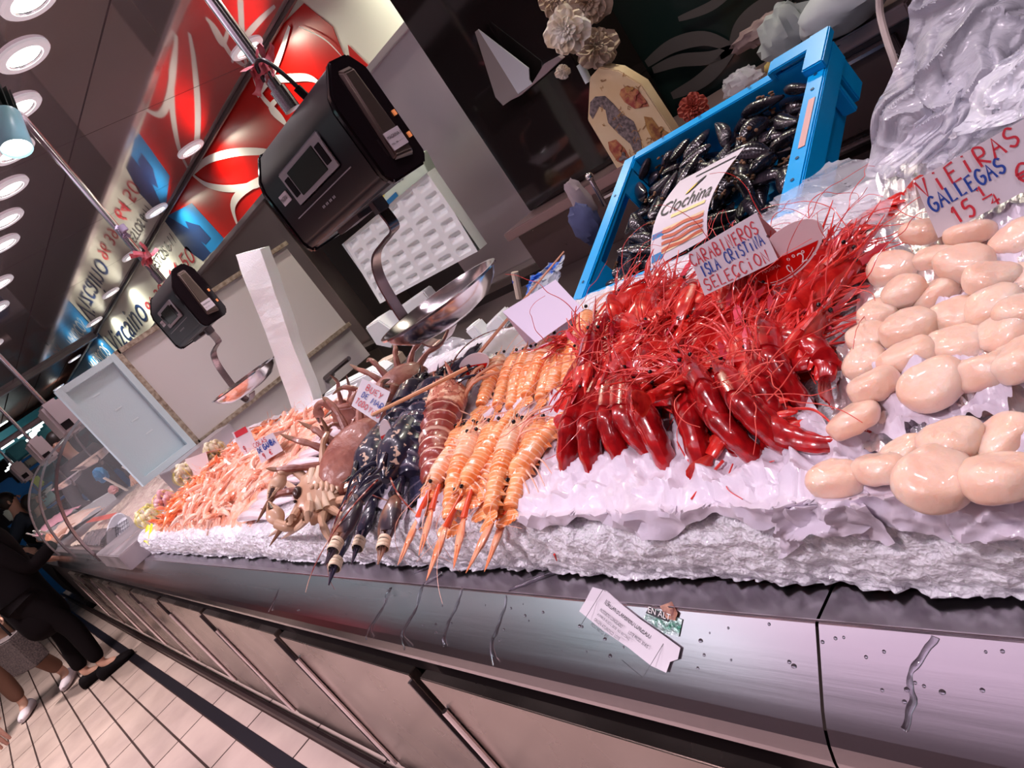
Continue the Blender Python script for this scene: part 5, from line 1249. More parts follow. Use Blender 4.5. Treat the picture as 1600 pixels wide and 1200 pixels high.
# waffle patterned styrofoam lid
yw = 1.9; cs = [aty(597, 472, yw), aty(750, 390, yw), aty(667, 270, yw), aty(534, 382, yw)]
def waf(s, t):
    p = cs[0].lerp(cs[1], s).lerp(cs[3].lerp(cs[2], s), t); fs, ft = (s * 6) % 1, (t * 6) % 1
    e = min(1, max(0, (min(fs, 1 - fs) - .13) * 6)) * min(1, max(0, (min(ft, 1 - ft) - .17) * 6)); ed = 1 if .04 < s < .96 and .05 < t < .95 else 0
    return p + V((0, .016 * e * ed, 0)) + V((0, .03 * (t - .5), 0))
b = MB().grid(waf, 112, 96); bk = [c + V((0, .05, 0)) for c in cs]
b.add([cs[0], cs[1], cs[2], cs[3]] + bk, [(4, 5, 6, 7), (0, 1, 5, 4), (1, 2, 6, 5), (2, 3, 7, 6), (3, 0, 4, 7)])
tag(b.obj('waffle_lid', FOAM, smooth=False), 'white styrofoam lid with a waffle grid of square pockets leaning behind the large scale', 'lid')
o = pbox('printed_carton', mat('carton_green_white', (.60, .70, .60), .5), [(575, 318), (590, 335), (672, 275), (655, 242), (610, 262)], 1.98, .05, 'pale green printed carton edge behind the waffle lid', 'carton')
Mx = frame(aty(598, 308, 1.976), aty(668, 262, 1.976) - aty(598, 308, 1.976), V((0, 0, 1)))
text('SELECTOS', .20, Mx @ Matrix.Translation((0, .012, 0)), mat('grey_print', (.2, .24, .22), .5), o, height=.035)
pbox('yellow_print', mat('yellow_ink2', (.85, .65, .1), .5), [(588, 300), (600, 308), (602, 290)], 1.977, .001, parent=o, bevel=0)
pbox('blue_print', TEAL, [(592, 325), (600, 328), (622, 306), (618, 300)], 1.977, .001, parent=o, bevel=0)
# back shelf rail and bench
tag(slab('back_shelf', -5.9, -1.62, 2.13, 2.255, .925, .962, mat('shelf_steel', (.55, .50, .48), .22, 1, rvar=.05), .003), 'long steel shelf rail running below the steel column', 'shelf')
tag(slab('low_bench', -3.4, -.95, 1.45, 1.9, .80, .835, mat('bench_steel_dark', (.10, .07, .065), .4, .7), .003), 'dark low steel bench behind the ice, under the foam offcuts', 'bench')
tag(slab('bench_beam', -3.4, -.95, 1.42, 1.45, .86, .90, mat('beam_brown_steel', (.20, .15, .14), .35, .8), .002), 'brown steel bar along the front of the low bench', 'bar')
slabf = [([(570, 512), (590, 500), (622, 522), (612, 545), (588, 540)], 1.75, .10, 'small white foam block with a notched corner under the pan of the large scale'),
         ([(596, 500), (660, 455), (672, 470), (625, 505), (605, 515)], 1.85, .06, 'flat white foam piece under the waffle lid'),
         ([(725, 517), (738, 508), (762, 535), (750, 545)], 1.35, .05, 'small tilted white foam offcut left of the blank card'),
         ([(757, 510), (775, 492), (792, 508), (788, 528), (762, 530)], 1.35, .06, 'rounded white foam offcut beside the blank card'),
         ([(505, 617), (580, 580), (594, 588), (590, 603), (510, 645)], 1.18, .08, 'long pale foam plank at the back edge behind the crabs'),
         ([(583, 572), (612, 560), (622, 575), (592, 588)], 1.35, .06, 'tan foam block in the dark gap behind the crabs')]
for i, (c, y, d, l) in enumerate(slabf): pbox('foam_block', FOAM if i != 5 else mat('tan_foam', (.55, .45, .35), .7), c, y, d, l, 'foam', bevel=.006)
# wood sticks
tag(MB().box(aty(520, 575, 1.9), (.5, .02, .03), Matrix.Rotation(.12, 3, 'Y')).obj('wooden_lath', mat('yellowish_wood', (.30, .22, .10), .6)), 'thin yellowish wooden lath lying behind the tall foam slab', 'lath')
for i, (a, c) in enumerate([((497, 600), (545, 560)), ((500, 606), (520, 585))]):
    tag(MB().tube([aty(*a, 1.6), aty(*c, 1.6)], .012, 8).obj('dark_rod', STEELD), ['longer dark metal rod behind the foam slab', 'shorter dark metal rod behind the foam slab'][i], 'rod')
# crumpled plastic things
FILM = mat('clear_plastic_film', (.88, .90, .96), .08, trans=.0, alpha=.38, coat=.6, bump=.7, bscale=26, bdist=.006)
BAGM = mat('translucent_white_bag', (.74, .74, .84), .22, alpha=.56, coat=.5, bump=1.0, bscale=22, bdist=.012, stretch=(1, 2.2, 1))
def crumple(name, fn, m, label, cat, n=30, amp=.012, sc=14, seed=1):
    def g(s, t):
        p = fn(s, t); fl = (abs(math.sin(s * 8 + t * 5 + 3 * noise.noise(V((s * 3, t * 3, seed))))) ** .6 + .5 * abs(math.sin(s * 19 - t * 7 + 4 * noise.noise(V((s * 4, t * 4, seed + 3)))))) * amp * .9; p = p + V((0, -fl, 0)); q = V((seed * 3.1, 0, seed))
        q9 = 0
        d = V((noise.noise(p * sc + q), noise.noise(p * sc + q * 2 + V((9, 3, 1))), noise.noise(p * sc + q * 3))) * amp
        return p + d + V((0, -1, .5)) * ((ridge(p, sc * 1.3, seed) ** 3 - .4) * amp * 1.1 + (ridge(p, sc * 3.1, seed + 5) ** 3 - .4) * amp * .12)
    return tag(MB().grid(g, n, n).obj(name, m), label, cat)
def quadfn(c, ys, bulge=0.0):
    P = [aty(u, v, y) for (u, v), y in zip(c, ys)]
    return lambda s, t: P[0].lerp(P[1], s).lerp(P[3].lerp(P[2], s), t) + V((0, -bulge * math.sin(PI * s) * math.sin(PI * t), 0))
# big bag at the right: three overlapping folds
crumple('plastic_bag', quadfn([(1352, 262), (1660, 215), (1720, -60), (1452, -40)], [.97, .93, 1.12, 1.16], .05), BAGM, 'large translucent white plastic bag billowing at the top right', 'bag', 120, .022, 8, 1)
crumple('inner_bag', quadfn([(1372, 250), (1500, 262), (1640, 80), (1540, 60)], [.93, .90, 1.02, 1.06], .03), BAGM, 'crumpled inner white bag fold in front of the large plastic bag', 'bag', 90, .014, 12, 4)
crumple('bubble_wrap', quadfn([(1480, 215), (1680, 150), (1690, 30), (1560, 90)], [.88, .84, .93, .96], .01), mat('bubble_plastic', (.82, .84, .92), .15, alpha=.75, coat=.7, bump=1, bscale=60, kind='voronoi', bdist=.004), 'glossy bubble plastic above the VIEIRAS card', 'plastic wrap', 40, .010, 20, 6)
crumple('plastic_film', quadfn([(1200, 318), (1420, 330), (1445, 235), (1290, 250)], [.88, .90, .99, 1.0], .02), FILM, 'clear plastic film stretched between the blue crate and the scallops', 'plastic film', 50, .012, 12, 2)
crumple('plastic_film', quadfn([(1180, 345), (1380, 352), (1400, 300), (1225, 300)], [.83, .80, .84, .88], .01), FILM, 'lower fold of clear film lying on the red prawn tails', 'plastic film', 40, .010, 15, 3)
crumple('clear_bag', quadfn([(650, 590), (770, 560), (800, 520), (672, 530)], [.95, .93, 1.02, 1.08], .02), FILM, 'clear plastic bag behind the rear lobsters', 'bag', 40, .018, 18, 5)
crumple('printed_bag', quadfn([(822, 470), (870, 440), (890, 395), (832, 425)], [1.40, 1.40, 1.48, 1.5], .02), mat('white_blue_bag', (.35, .38, .45), .3, var=(.01, .10, .50), vscale=14, vmix=(.52, .56)), 'crumpled clear and blue printed bag left of the blue crate', 'bag', 30, .014, 18, 7)
o = tag(MB().tube([aty(804, 425, 1.48), aty(812, 466, 1.46)], .012, 8).obj('bundled_stick', mat('stick_beige', (.55, .45, .36), .6)), 'beige stick with blue ties left of the printed bag', 'stick')
MB().tube([aty(806, 437, 1.475), aty(807, 441, 1.475)], .0135, 8).obj('blue_tie', BLUEI, o)
tag(MB().ell(aty(915, 350, 1.55), (.05, .03, .06), 16, 12, fn=lambda d: 1 + .3 * noise.noise(d * 4)).obj('loose_cloth', mat('dark_blue_cloth', (.06, .07, .16), .8, bump=1, bscale=30)), 'crumpled dark blue cloth left of the blue crate', 'cloth')  # cloth floats free, nothing holds it up
tag(MB().ell(aty(910, 315, 1.60), (.03, .03, .07), 16, 12, fn=lambda d: 1 + .3 * noise.noise(d * 3)).obj('loose_cloth', mat('pinkish_grey_cloth', (.30, .24, .26), .8, bump=1, bscale=30)), 'pinkish grey rag above the dark blue cloth', 'cloth')  # rag floats free as well
o = tag(MB().tube([aty(921, 276, 1.6), aty(945, 320, 1.62)], .008, 10).obj('metal_lever', CHROME), 'short metal lever with a bright round end beside the rags', 'lever')  # lever has no mount, it stands free in the air
MB().ell(aty(921, 276, 1.6), (.012,) * 3, 12, 8).obj('round_end', CHROME, o)
# dark back cabinet under the flowers
CABM = mat('dark_brown_steel', (.13, .085, .085), .32, .75, rvar=.08, vscale=3)
kc = empty('back_cabinet', (-1.1, 1.9, .3), 'dark brown steel cabinet with drawers behind the blue crate', 'cabinet')
MB().box((-1.30, 2.12, .70), (1.46, .42, .86)).obj('cabinet_body', CABM, kc, bevel=.004)
MB().box((-1.30, 2.10, 1.150), (1.50, .46, .035)).obj('cabinet_top', mat('cabinet_top_brown', (.30, .20, .20), .3, .6), kc, bevel=.004)
for z0, z1 in ((.935, 1.115), (.72, .92), (.45, .70)):
    d = MB().box((-.80, 1.90, (z0 + z1) / 2), (.40, .02, z1 - z0)).obj('drawer', CABM, kc, bevel=.003)
    MB().box((-.80, 1.885, z1 - .010), (.38, .012, .008)).obj('drawer_handle', CHROME, d)
    d = MB().box((-1.30, 1.90, (z0 + z1) / 2), (.56, .02, z1 - z0)).obj('drawer', CABM, kc, bevel=.003)
    MB().box((-1.30, 1.885, z1 - .010), (.54, .012, .008)).obj('drawer_handle', CHROME, d)
tag(MB().ell(aty(1297, 125, 1.86), (.015, .012, .015), 12, 8).obj('lock_knob', CHROME), 'shiny round lock knob on the dark cabinet beside the blue crate', 'knob')
# dark glass back with etched leaves
gl = tag(slab('dark_glass_panel', -2.1, .9, 2.42, 2.44, .9, 2.4, mat('dark_green_glass', (.010, .022, .022), .12, var=(.02, .014, .014), vscale=1.2), 0), 'dark glossy glass back panel with frosted leaf stems', 'glass panel')
FROST = mat('frosted_grey', (.09, .08, .085), .5)
def etch(pts, w):
    P = [aty(u, v, 2.41) for u, v in pts]; P = smooth_path(P, 6); n = len(P)
    MB().ribbon(P, [w * (.5 + .5 * math.sin(PI * i / (n - 1))) for i in range(n)], (0, -1, 0)).obj('frosted_leaf', FROST, gl, smooth=False)
etch([(1145, 75), (1100, 60), (1050, 72), (1010, 100)], .05); etch([(1145, 75), (1110, 90), (1060, 95), (1020, 110)], .045); etch([(1145, 72), (1160, 40), (1195, 10), (1240, -10)], .055)
etch([(1150, 75), (1180, 60), (1215, 20), (1235, 0)], .04); etch([(1145, 75), (1120, 105), (1090, 130), (1050, 150)], .05); etch([(1060, 30), (1110, 10), (1150, -20)], .03)
# black glossy cupboard side with the decorated bottle board
tag(slab('black_cupboard', -2.05, -1.50, 2.06, 2.40, 1.17, 2.3, mat('black_mirror', (.012, .008, .008), .06), .004), 'glossy black cupboard beside the steel column mirroring the painted board', 'cupboard')
bd = empty('painted_board', tuple(aty(985, 190, 1.88)), 'bottle-shaped beige painted board with a dark sea creature and red flowers', 'painted board')
BEI = mat('beige_painted', (.66, .47, .26), .55, var=(.72, .56, .36), vscale=9, bump=.2)
bp = [(921, 122), (936, 105), (966, 110), (1002, 132), (1050, 205), (1066, 250), (985, 300), (918, 188)]
o = pbox('board_front', BEI, bp, 1.88, .045, parent=bd, bevel=.003)
def paint(pts, m, nm, y=1.8785): return pbox(nm, m, pts, y, .001, parent=bd, bevel=0)
DSE = mat('painted_dark_grey', (.08, .06, .06), .6, var=(.26, .20, .20), vscale=120); DRD = mat('painted_red', (.30, .05, .04), .6, var=(.55, .25, .10), vscale=60); BRN = mat('painted_brown', (.22, .07, .03), .6, var=(.5, .28, .08), vscale=50)
paint([(922, 160), (930, 151), (945, 150), (958, 162), (972, 178), (990, 190), (1000, 215), (1004, 240), (995, 247), (985, 225), (965, 208), (950, 192), (946, 172), (936, 166), (926, 186), (921, 178)], DSE, 'painted_creature')
paint([(970, 140), (980, 134), (996, 140), (1010, 158), (1014, 166), (992, 170), (976, 160), (968, 148)], DRD, 'painted_flower')
paint([(1006, 182), (1018, 184), (1030, 200), (1046, 208), (1048, 222), (1032, 232), (1020, 220), (1010, 200)], BRN, 'painted_flower')
paint([(950, 222), (962, 218), (976, 232), (984, 248), (978, 258), (964, 252), (952, 234)], DRD, 'painted_flower')
rr = random.Random(5)
for (u, v, s_, m_) in [(990, 148, 9, DRD), (1001, 160, 8, DRD), (983, 140, 7, BRN), (1028, 205, 9, BRN), (1036, 218, 8, DRD), (966, 236, 8, DRD), (974, 246, 8, DSE)]:
    paint([(u + s_ * (.75 + .35 * math.sin(3 * t + u)) * math.cos(t), v + s_ * (.75 + .35 * math.sin(3 * t + u)) * math.sin(t)) for t in [2 * PI * i / 18 for i in range(18)]], m_, 'painted_petal', 1.8770 - .0002 * s_)
for k in range(34):
    u, v = rr.uniform(930, 1045), rr.uniform(115, 260)
    if not (v > 1.15 * (u - 1003) + 128 and v < 1.75 * (u - 918) + 186): continue
    P = [aty(u, v, 1.8783)]
    for q in range(4): u += rr.uniform(-5, 5); v += rr.uniform(-6, 6); P.append(aty(u, v, 1.8783))
    MB().ribbon(P, .0022, (0, -1, 0)).obj('painted_crack', BRN, bd, smooth=False)
tag(MB().tube([aty(906, 100, 1.9), aty(920, 128, 1.9)], .012, 10).obj('flower_holder', mat('pale_blue_holder', (.6, .68, .7), .4)), 'small pale holder between the roses and the painted board', 'holder')
# paper roses
def rose(c, R_, m, label, seed):
    rr = random.Random(seed); r = empty('paper_rose', tuple(c), label, 'flower'); ax = (CO - c).normalized() + V((rr.uniform(-.3, .3), 0, rr.uniform(-.2, .3))); ax.normalize(); F = fz(c, ax.orthogonal(), ax)
    for ring, (n, rad, tilt_, z) in enumerate([(7, 1.0, .30, -.30), (7, .85, .55, -.15), (6, .66, .85, .0), (5, .45, 1.1, .12), (4, .26, 1.3, .20)]):
        b = MB()
        for k in range(n):
            a = 2 * PI * k / n + ring * .5 + rr.uniform(-.15, .15); s0 = R_ * rad * rr.uniform(.9, 1.1)
            def pf(s, t):
                w = (s - .5) * 1.15 * math.sin(PI * (.12 + .80 * t)) ** .7; rd = s0 * t; ang = a + w * 1.3
                rf = rd * math.cos(tilt_ * t * .8) ; zz = R_ * z + s0 * math.sin(tilt_ * t) * .75 - .14 * R_ * t ** 3 + .04 * R_ * math.sin(s * 14 + k)
                return F @ V((rf * math.cos(ang), rf * math.sin(ang), zz))
            b.grid(pf, 7, 6)
        b.obj('petal_ring', m, r)
ROSE = mat('white_paper_petal', (.88, .84, .76), .7, sss=.1, var=(.66, .52, .36), vscale=26); ROSED = mat('beige_paper_petal', (.56, .44, .36), .7, var=(.44, .30, .20), vscale=30)
rose(aty(883, 46, 1.80), .070, ROSE, 'large white paper rose in front, left of the other roses', 1)
rose(aty(932, 72, 1.90), .066, ROSED, 'beige paper rose above the painted board', 2)
rose(aty(918, 4, 1.95), .070, ROSED, 'paper rose cut by the top edge of the picture', 3)
rose(aty(868, -4, 1.98), .055, ROSED, 'shaded paper rose behind the large white one', 5)
rose(aty(879, 113, 1.86), .024, ROSE, 'small closed white rose bud hanging below the large rose', 4)
rose(aty(1083, 168, 1.95), .045, mat('dark_red_petal', (.28, .03, .015), .6), 'dark red cloth rose right of the painted board', 6)
# folded white sheet behind the roses
o = pbox('folded_sheet', mat('pale_blue_white_sheet', (.62, .66, .72), .45), [(747, 46), (826, 107), (827, 125), (831, 131), (810, 148)], 2.02, .004, 'pointed pale folded sheet beside the steel column', 'folded sheet', bevel=0)
pbox('shaded_fold', mat('grey_fold', (.28, .25, .25), .5), [(742, 50), (747, 46), (810, 148), (786, 165), (774, 152)], 2.03, .004, parent=o, bevel=0)  # grey colour puts the shade into this fold of the pale sheet
pbox('curled_fold', mat('mauve_fold', (.30, .23, .25), .5), [(831, 131), (850, 100), (872, 88), (878, 92), (850, 118), (812, 150), (795, 158)], 2.02, .02, parent=o, bevel=0)
# things on the cabinet
def blob(name, u, v, y, r3, m, label, cat, seed=1, amp=.25, fr=3):
    return tag(MB().ell(aty(u, v, y), r3, 24, 16, fn=lambda d: 1 + amp * noise.noise(d * fr + V((seed, 0, 0)))).obj(name, m), label, cat)
GC_ = mat('grey_green_cloth', (.30, .33, .33), .85, bump=.8, bscale=25, var=(.24, .26, .27), vscale=5)
blob('folded_cloth', 1238, 62, 1.95, (.075, .06, .085), GC_, 'grey green cloth heaped on the dark cabinet', 'cloth', 2, .35)
blob('bread_bag', 1318, 8, 1.9, (.11, .08, .06), mat('pale_grey_bag', (.46, .50, .52), .6, bump=.5, bscale=40), 'smooth pale grey bag at the top edge of the picture', 'bag', 3, .12)
blob('black_bag', 1290, 70, 1.93, (.10, .06, .045), mat('black_plastic_bag', (.03, .03, .035), .25, bump=.8, bscale=30), 'crumpled black bag on the dark cabinet', 'bag', 4, .35)
blob('brown_wrap', 1195, 45, 2.1, (.10, .03, .03), mat('mauve_wrap', (.22, .15, .15), .5, bump=1, bscale=30), 'brownish crumpled wrap in front of the frosted leaves', 'wrap', 5, .4)
blob('yellow_sponge', 1213, 100, 2.02, (.035, .02, .02), mat('dull_yellow', (.40, .30, .10), .8), 'dull yellow sponge beside the white tube', 'sponge', 6, .2)
blob('clear_wrap', 1160, 130, 2.0, (.06, .03, .035), FILM, 'clear crumpled wrapper on the cabinet top', 'wrap', 7, .4)
tag(MB().tube([aty(1198, 135, 1.96), aty(1232, 112, 1.96)], .018, 14).obj('white_tube', mat('pale_tube', (.58, .64, .66), .4), bevel=.004), 'white cylindrical tube lying on the dark cabinet', 'tube')
pbox('speckled_box', mat('speckled_mauve', (.34, .28, .30), .6, var=(.15, .12, .13), vscale=60), [(1232, 92), (1252, 75), (1264, 92), (1262, 108), (1240, 112)], 1.95, .05, 'small speckled box beside the black bag', 'box')
o = pbox('business_card', mat('pale_card', (.62, .68, .70), .5), [(1252, 45), (1278, 22), (1291, 45), (1264, 67)], 1.86, .002, 'pale card with a black printed strip leaning on the grey cloth', 'card', bevel=0)
pbox('black_strip', INK, [(1256, 47), (1277, 29), (1279, 33), (1258, 51)], 1.858, .001, parent=o, bevel=0)
tag(MB().tube(smooth_path([aty(1374, -20, 1.45), aty(1375, 20, 1.45), aty(1385, 60, 1.43), aty(1397, 95, 1.41), aty(1410, 140, 1.4)], 5), .0065, 8).obj('white_cable', mat('cream_cable', (.62, .52, .48), .5)), 'cream cable hanging in front of the dark corner', 'cable')
for i, (a, c, e) in enumerate([((1392, 92), (1400, 85), (1405, 88)), ((1395, 75), (1398, 80), (1399, 84))]):
    tag(MB().tube(smooth_path([aty(*a, 1.5), aty(*c, 1.5), aty(*e, 1.5)], 4), .002, 6).obj('wire_hook', CHROME), ['longer shiny wire hook beside the cream cable', 'shorter shiny wire hook beside the cream cable'][i], 'hook')  # hooks float free, no support is modelled
# yellow net bag and shells at the far left end of the ice
def pp(x, y, h): return V((x, y, ztop(y) + h))
YEL = mat('yellow_net', (.72, .62, .02), .5)
for i, (x, y, h, rr_, m, l) in enumerate([(-3.02, .52, .05, .045, mat('onion_violet', (.50, .20, .24), .3, var=(.70, .50, .50), vscale=12), 'violet and white netted clam bag at the left end of the prawn heap'),
                                         (-3.10, .66, .06, .05, mat('cream_shell', (.70, .64, .48), .4, var=(.35, .28, .15), vscale=30), 'cream shellfish bag behind the violet one'),
                                         (-3.14, .46, .035, .05, mat('olive_shell', (.55, .50, .20), .4, var=(.75, .68, .50), vscale=22), 'yellow netted bag of clams at the left corner of the ice'),
                                         (-3.00, .78, .06, .045, mat('cream_shell', (.7, .64, .48), .4), 'pale netted clams next to the blank pink card')]):
    r = empty('net_bag', tuple(pp(x, y, h)), l, 'net bag'); rr = random.Random(i)
    for k in range(26):
        d = V((rr.uniform(-1, 1), rr.uniform(-1, 1), rr.uniform(-.5, 1))).normalized()
        MB().ell(pp(x, y, h) + d * rr_ * .72, (.020, .016, .012), 10, 8, rot=Euler((rr.uniform(0, 3), rr.uniform(0, 3), 0)).to_matrix()).obj('clam', m, r)
    b = MB()
    for k in range(5):
        a = PI * k / 5; P = [pp(x, y, h) + V((math.cos(a) * math.cos(t), math.sin(a) * math.cos(t), math.sin(t) * .8)) * rr_ * 1.05 for t in [2 * PI * j / 24 for j in range(25)]]; b.tube(P, .0009, 4)
    b.obj('net', YEL, r)
tag(MB().grid(lambda s, t: pp(-3.13 + .12 * s, .385 + .05 * t, .01 + .012 * math.sin(9 * s) - .10 * (1 - t) * .4), 12, 6).obj('yellow_tag', mat('yellow_plastic', (.82, .66, .0), .4)), 'bright yellow plastic tag hanging at the front left corner of the ice', 'tag')

# ================================================================ GLASS DISPLAY CASE
gc = empty('glass_display_case', (-4.6, .6, .95), 'curved glass display case with steel edges left of the steel ledge', 'display case')
cpn = [(.305, .985), (.300, 1.10), (.325, 1.25), (.40, 1.40), (.55, 1.53), (.72, 1.585), (.95, 1.60)]
cv = smooth_path([V((0, y, z)) for y, z in cpn], 5)
GLS = mat('case_glass', (.82, .86, .88), .03, alpha=.16, coat=.3)
b = MB(); n = len(cv)
for xa in (-3.96, -6.0): b.v += [V((xa, p.y, p.z)) for p in cv]
b.f = [(i, i + 1, n + i + 1, n + i) for i in range(n - 1)]; b.mi = [0] * (n - 1); b.obj('curved_glass', GLS, gc)
for xa in (-3.96, -5.0, -6.0):
    b = MB(); b.ribbon([V((xa, p.y, p.z)) for p in cv], .045, V((1, 0, 0))); b.v = [v for v in b.v]
    vs = []
    for i, p in enumerate(cv):
        t = (cv[min(i + 1, n - 1)] - cv[max(i - 1, 0)]).normalized(); q = V((0, t.z, -t.y)) * .006; vs.append([V((xa - .05, p.y, p.z)) + q, V((xa + .0, p.y, p.z)) + q, V((xa, p.y, p.z)) - q, V((xa - .05, p.y, p.z)) - q])
    MB().loft(vs).obj('edge_strip', mat('strip_steel', (.5, .44, .46), .22, 1), gc, smooth=False)
b = MB(); b.add([V((-3.965, p.y, p.z)) for p in cv] + [V((-3.965, .95, .96))], [tuple(range(n + 1))]); b.obj('end_glass', GLS, gc)
MB().box((-4.98, 1.0, 1.605), (2.05, .12, .02)).obj('top_shelf', GREYP, gc)
MB().box((-4.98, 1.10, 1.30), (2.05, .02, .60)).obj('rear_panel', mat('case_rear', (.48, .44, .42), .4, .6), gc)
MB().box((-5.0, .66, .965), (2.0, .58, .03)).obj('case_floor', STEELW, gc)
CASEF = mat('mixed_shellfish', (.55, .38, .33), .5, var=(.74, .62, .52), vscale=30, bump=1, bscale=50, kind='voronoi', bdist=.01)
def chp(s, t):
    x = -5.9 + 1.75 * s; y = .38 + .58 * t; return V((x, y, .985 + .09 * (math.sin(PI * s) ** .4) * (.3 + .7 * t) + .018 * noise.noise(V((x * 14, y * 14, 0)))))
tag(MB().grid(chp, 70, 30).obj('clam_heap', CASEF), 'heap of pale clams and cockles inside the curved glass case', 'clam heap', kind='stuff')
tag(MB().grid(lambda s, t: V((-5.4 + 1.0 * s, .50 + .05 * t, 1.085 + .012 * noise.noise(V((s * 30, t * 9, 0))))), 30, 4).obj('red_prawn_strip', mat('far_red', (.6, .08, .05), .4, bump=1, bscale=60)), 'narrow strip of red shellfish across the clam heap in the glass case', 'shellfish', kind='stuff')
tag(MB().grid(lambda s, t: V((-4.9 + .75 * s, .36 + .13 * t, 1.03 + .03 * math.sin(PI * t) + .015 * noise.noise(V((s * 24, t * 9, 4))))), 40, 8).obj('mussel_row', mat('far_dark_shell', (.05, .04, .05), .3, var=(.2, .15, .15), vscale=40, bump=1, bscale=60)), 'dark row of mussels at the front of the glass case', 'mussels', kind='stuff')
for i, (x, y) in enumerate([(-5.5, .8), (-5.05, .86), (-4.7, .88), (-4.35, .80)]):
    tag(MB().box((x, y, 1.16), (.10, .006, .17), Matrix.Rotation(.3, 3, 'X')).obj('price_card', mat('far_card', (.85, .82, .78), .5)), 'white price card in the clam heap, %s' % ['farthest of four', 'third from the steel ledge', 'second from the steel ledge', 'nearest the steel ledge'][i], 'price card')
blob('blue_bag', 158, 742, .95, (.09, .05, .07), mat('blue_bag_plastic', (.01, .22, .50), .35), 'blue plastic bag at the back of the glass case', 'bag', 8, .3).location = (0, 0, 0)
b = MB(); Mb = Matrix.Translation((-4.12, .47, 1.00)) @ Euler((.9, 0, .5)).to_matrix().to_4x4()
b.lathe([(.085, 0), (.10, .03), (.105, .032), (.09, -.002), (.0005, -.002)], 28, Mb)
bk_ = tag(b.obj('white_basket', mat('white_plastic', (.80, .80, .84), .4)), 'white plastic mesh basket at the near end of the glass case', 'basket')
b = MB()
for k in range(7):
    b.box(Mb @ V((-.06 + .02 * k, 0, .004)), (.004, .13, .002), Mb.to_3x3()); b.box(Mb @ V((0, -.06 + .02 * k, .004)), (.13, .004, .002), Mb.to_3x3())
b.obj('mesh_bars', mat('dark_gap', (.15, .14, .17), .5), bk_)
blob('pink_fish_slice', 177, 765, .80, (.09, .03, .03), mat('pink_fish', (.75, .35, .35), .3), 'pink fish slice near the rear of the glass case', 'fish', 3, .3)

# ================================================================ FAR END OF THE HALL
def fb(name, u0, u1, v0, v1, x, m, label, cat, d=.3):
    a = atx(u0, v0, x); c = atx(u1, v1, x); o = MB().box((x - d / 2, (a.y + c.y) / 2, (a.z + c.z) / 2), (d, abs(c.y - a.y) + .01, abs(c.z - a.z) + .01)).obj(name, m, bevel=.01)
    return tag(o, label, cat)
FT = mat('far_teal', (.03, .22, .28), .5, var=(.08, .35, .42), vscale=4); FBL = mat('far_blue', (.0, .12, .40), .5)
fs = empty('far_stall', (-14, 1.4, 0), 'dark far stall with teal panels at the end of the row', 'stall')
MB().box((-14, 2.2, 1.9), (.3, 2.2, .9)).obj('stall_back', mat('far_dark', (.05, .04, .05), .6, var=(.03, .16, .20), vscale=3, vmix=(.5, .7)), fs)
MB().box((-14, 1.0, 2.35), (.4, 2.6, .35)).obj('stall_sign', FT, fs)
MB().box((-13.6, 1.4, .5), (.5, 2.4, 1.0)).obj('stall_counter', FBL, fs)
k = 0
for (u, v) in [(60, 665), (56, 672), (52, 678), (48, 684), (38, 678), (42, 690), (36, 696), (33, 703), (28, 713), (24, 719), (21, 725), (18, 730), (12, 695), (2, 664)]:
    p = atx(u, v, -12.5 - k * .08); r = tag(MB().box(p, (.05, .20, .022)).obj('far_strip_lamp', mat('cool_lamp_glow', (1, 1, 1), .5, emit=(.9, 1, .97), estr=4)), 'small bright strip lamp glowing over the far stalls', 'strip lamp', 'strip lamps over the far stalls'); k += 1  # lamps float free
for (u, v, s, m, l, c_) in [(75, 680, .22, FT, 'teal crate stacked at the far stall', 'crate'), (30, 705, .25, FT, 'teal box on the far shelf', 'box'), (35, 770, .30, FBL, 'blue box on the far counter', 'box'), (52, 757, .20, mat('far_yellow', (.55, .62, .08), .5), 'yellow green bag on the far counter', 'bag'),
                            (66, 780, .26, mat('far_cyan', (.45, .70, .72), .5), 'pale cyan tray on the far counter', 'tray'), (10, 765, .26, FBL, 'blue crate on the floor of the far stall', 'crate'), (22, 800, .2, mat('far_pale', (.70, .75, .66), .5), 'pale tray on the far counter', 'tray'), (50, 715, .2, mat('far_cream', (.6, .56, .42), .6), 'cream round box on the far shelf', 'box')]:
    p = atx(u, v, -11.0); MB().box(p - V((0, 0, s * .4 + .03)), (s * 1.3, s * 1.6, .03)).obj('shelf_board', FBL, fs); tag(MB().box(p, (s, s, s * .8)).obj(l.split(' ')[1 if l.split(' ')[0] != 'yellow' else 2] if False else c_.replace(' ', '_'), m, bevel=.02), l, c_)
fc = empty('far_counter', (-8.4, .7, 0), 'far seafood counter with trays of pink and pale seafood beyond the glass case', 'counter')
MB().box((-9.2, .75, 1.02), (2.8, .62, .10), Matrix.Rotation(-.12, 3, 'X')).obj('ice_tray', mat('far_ice', (.70, .72, .78), .5, bump=.6, bscale=30), fc)
def fh(x0, x1, y0, y1, z, m, lab_):
    tag(MB().grid(lambda s, t: V((x0 + (x1 - x0) * s, y0 + (y1 - y0) * t, z + .05 * math.sin(PI * s) * math.sin(PI * t) + .02 * noise.noise(V((s * 9, t * 9, x0))))), 20, 12).obj('seafood_heap', m), lab_, 'seafood heap', kind='stuff')
fh(-7.6, -6.4, .40, .75, 1.06, mat('far_pink', (.72, .42, .36), .5, var=(.8, .62, .55), vscale=20), 'pale pink seafood heap on the far counter nearest the black coat')
fh(-8.9, -7.8, .40, .80, 1.10, mat('far_pink2', (.75, .35, .45), .5), 'brighter pink heap on the far counter further back')
fh(-7.2, -6.7, .36, .44, 1.07, mat('far_orange', (.78, .30, .18), .5), 'orange prawn strip at the front of the far counter')
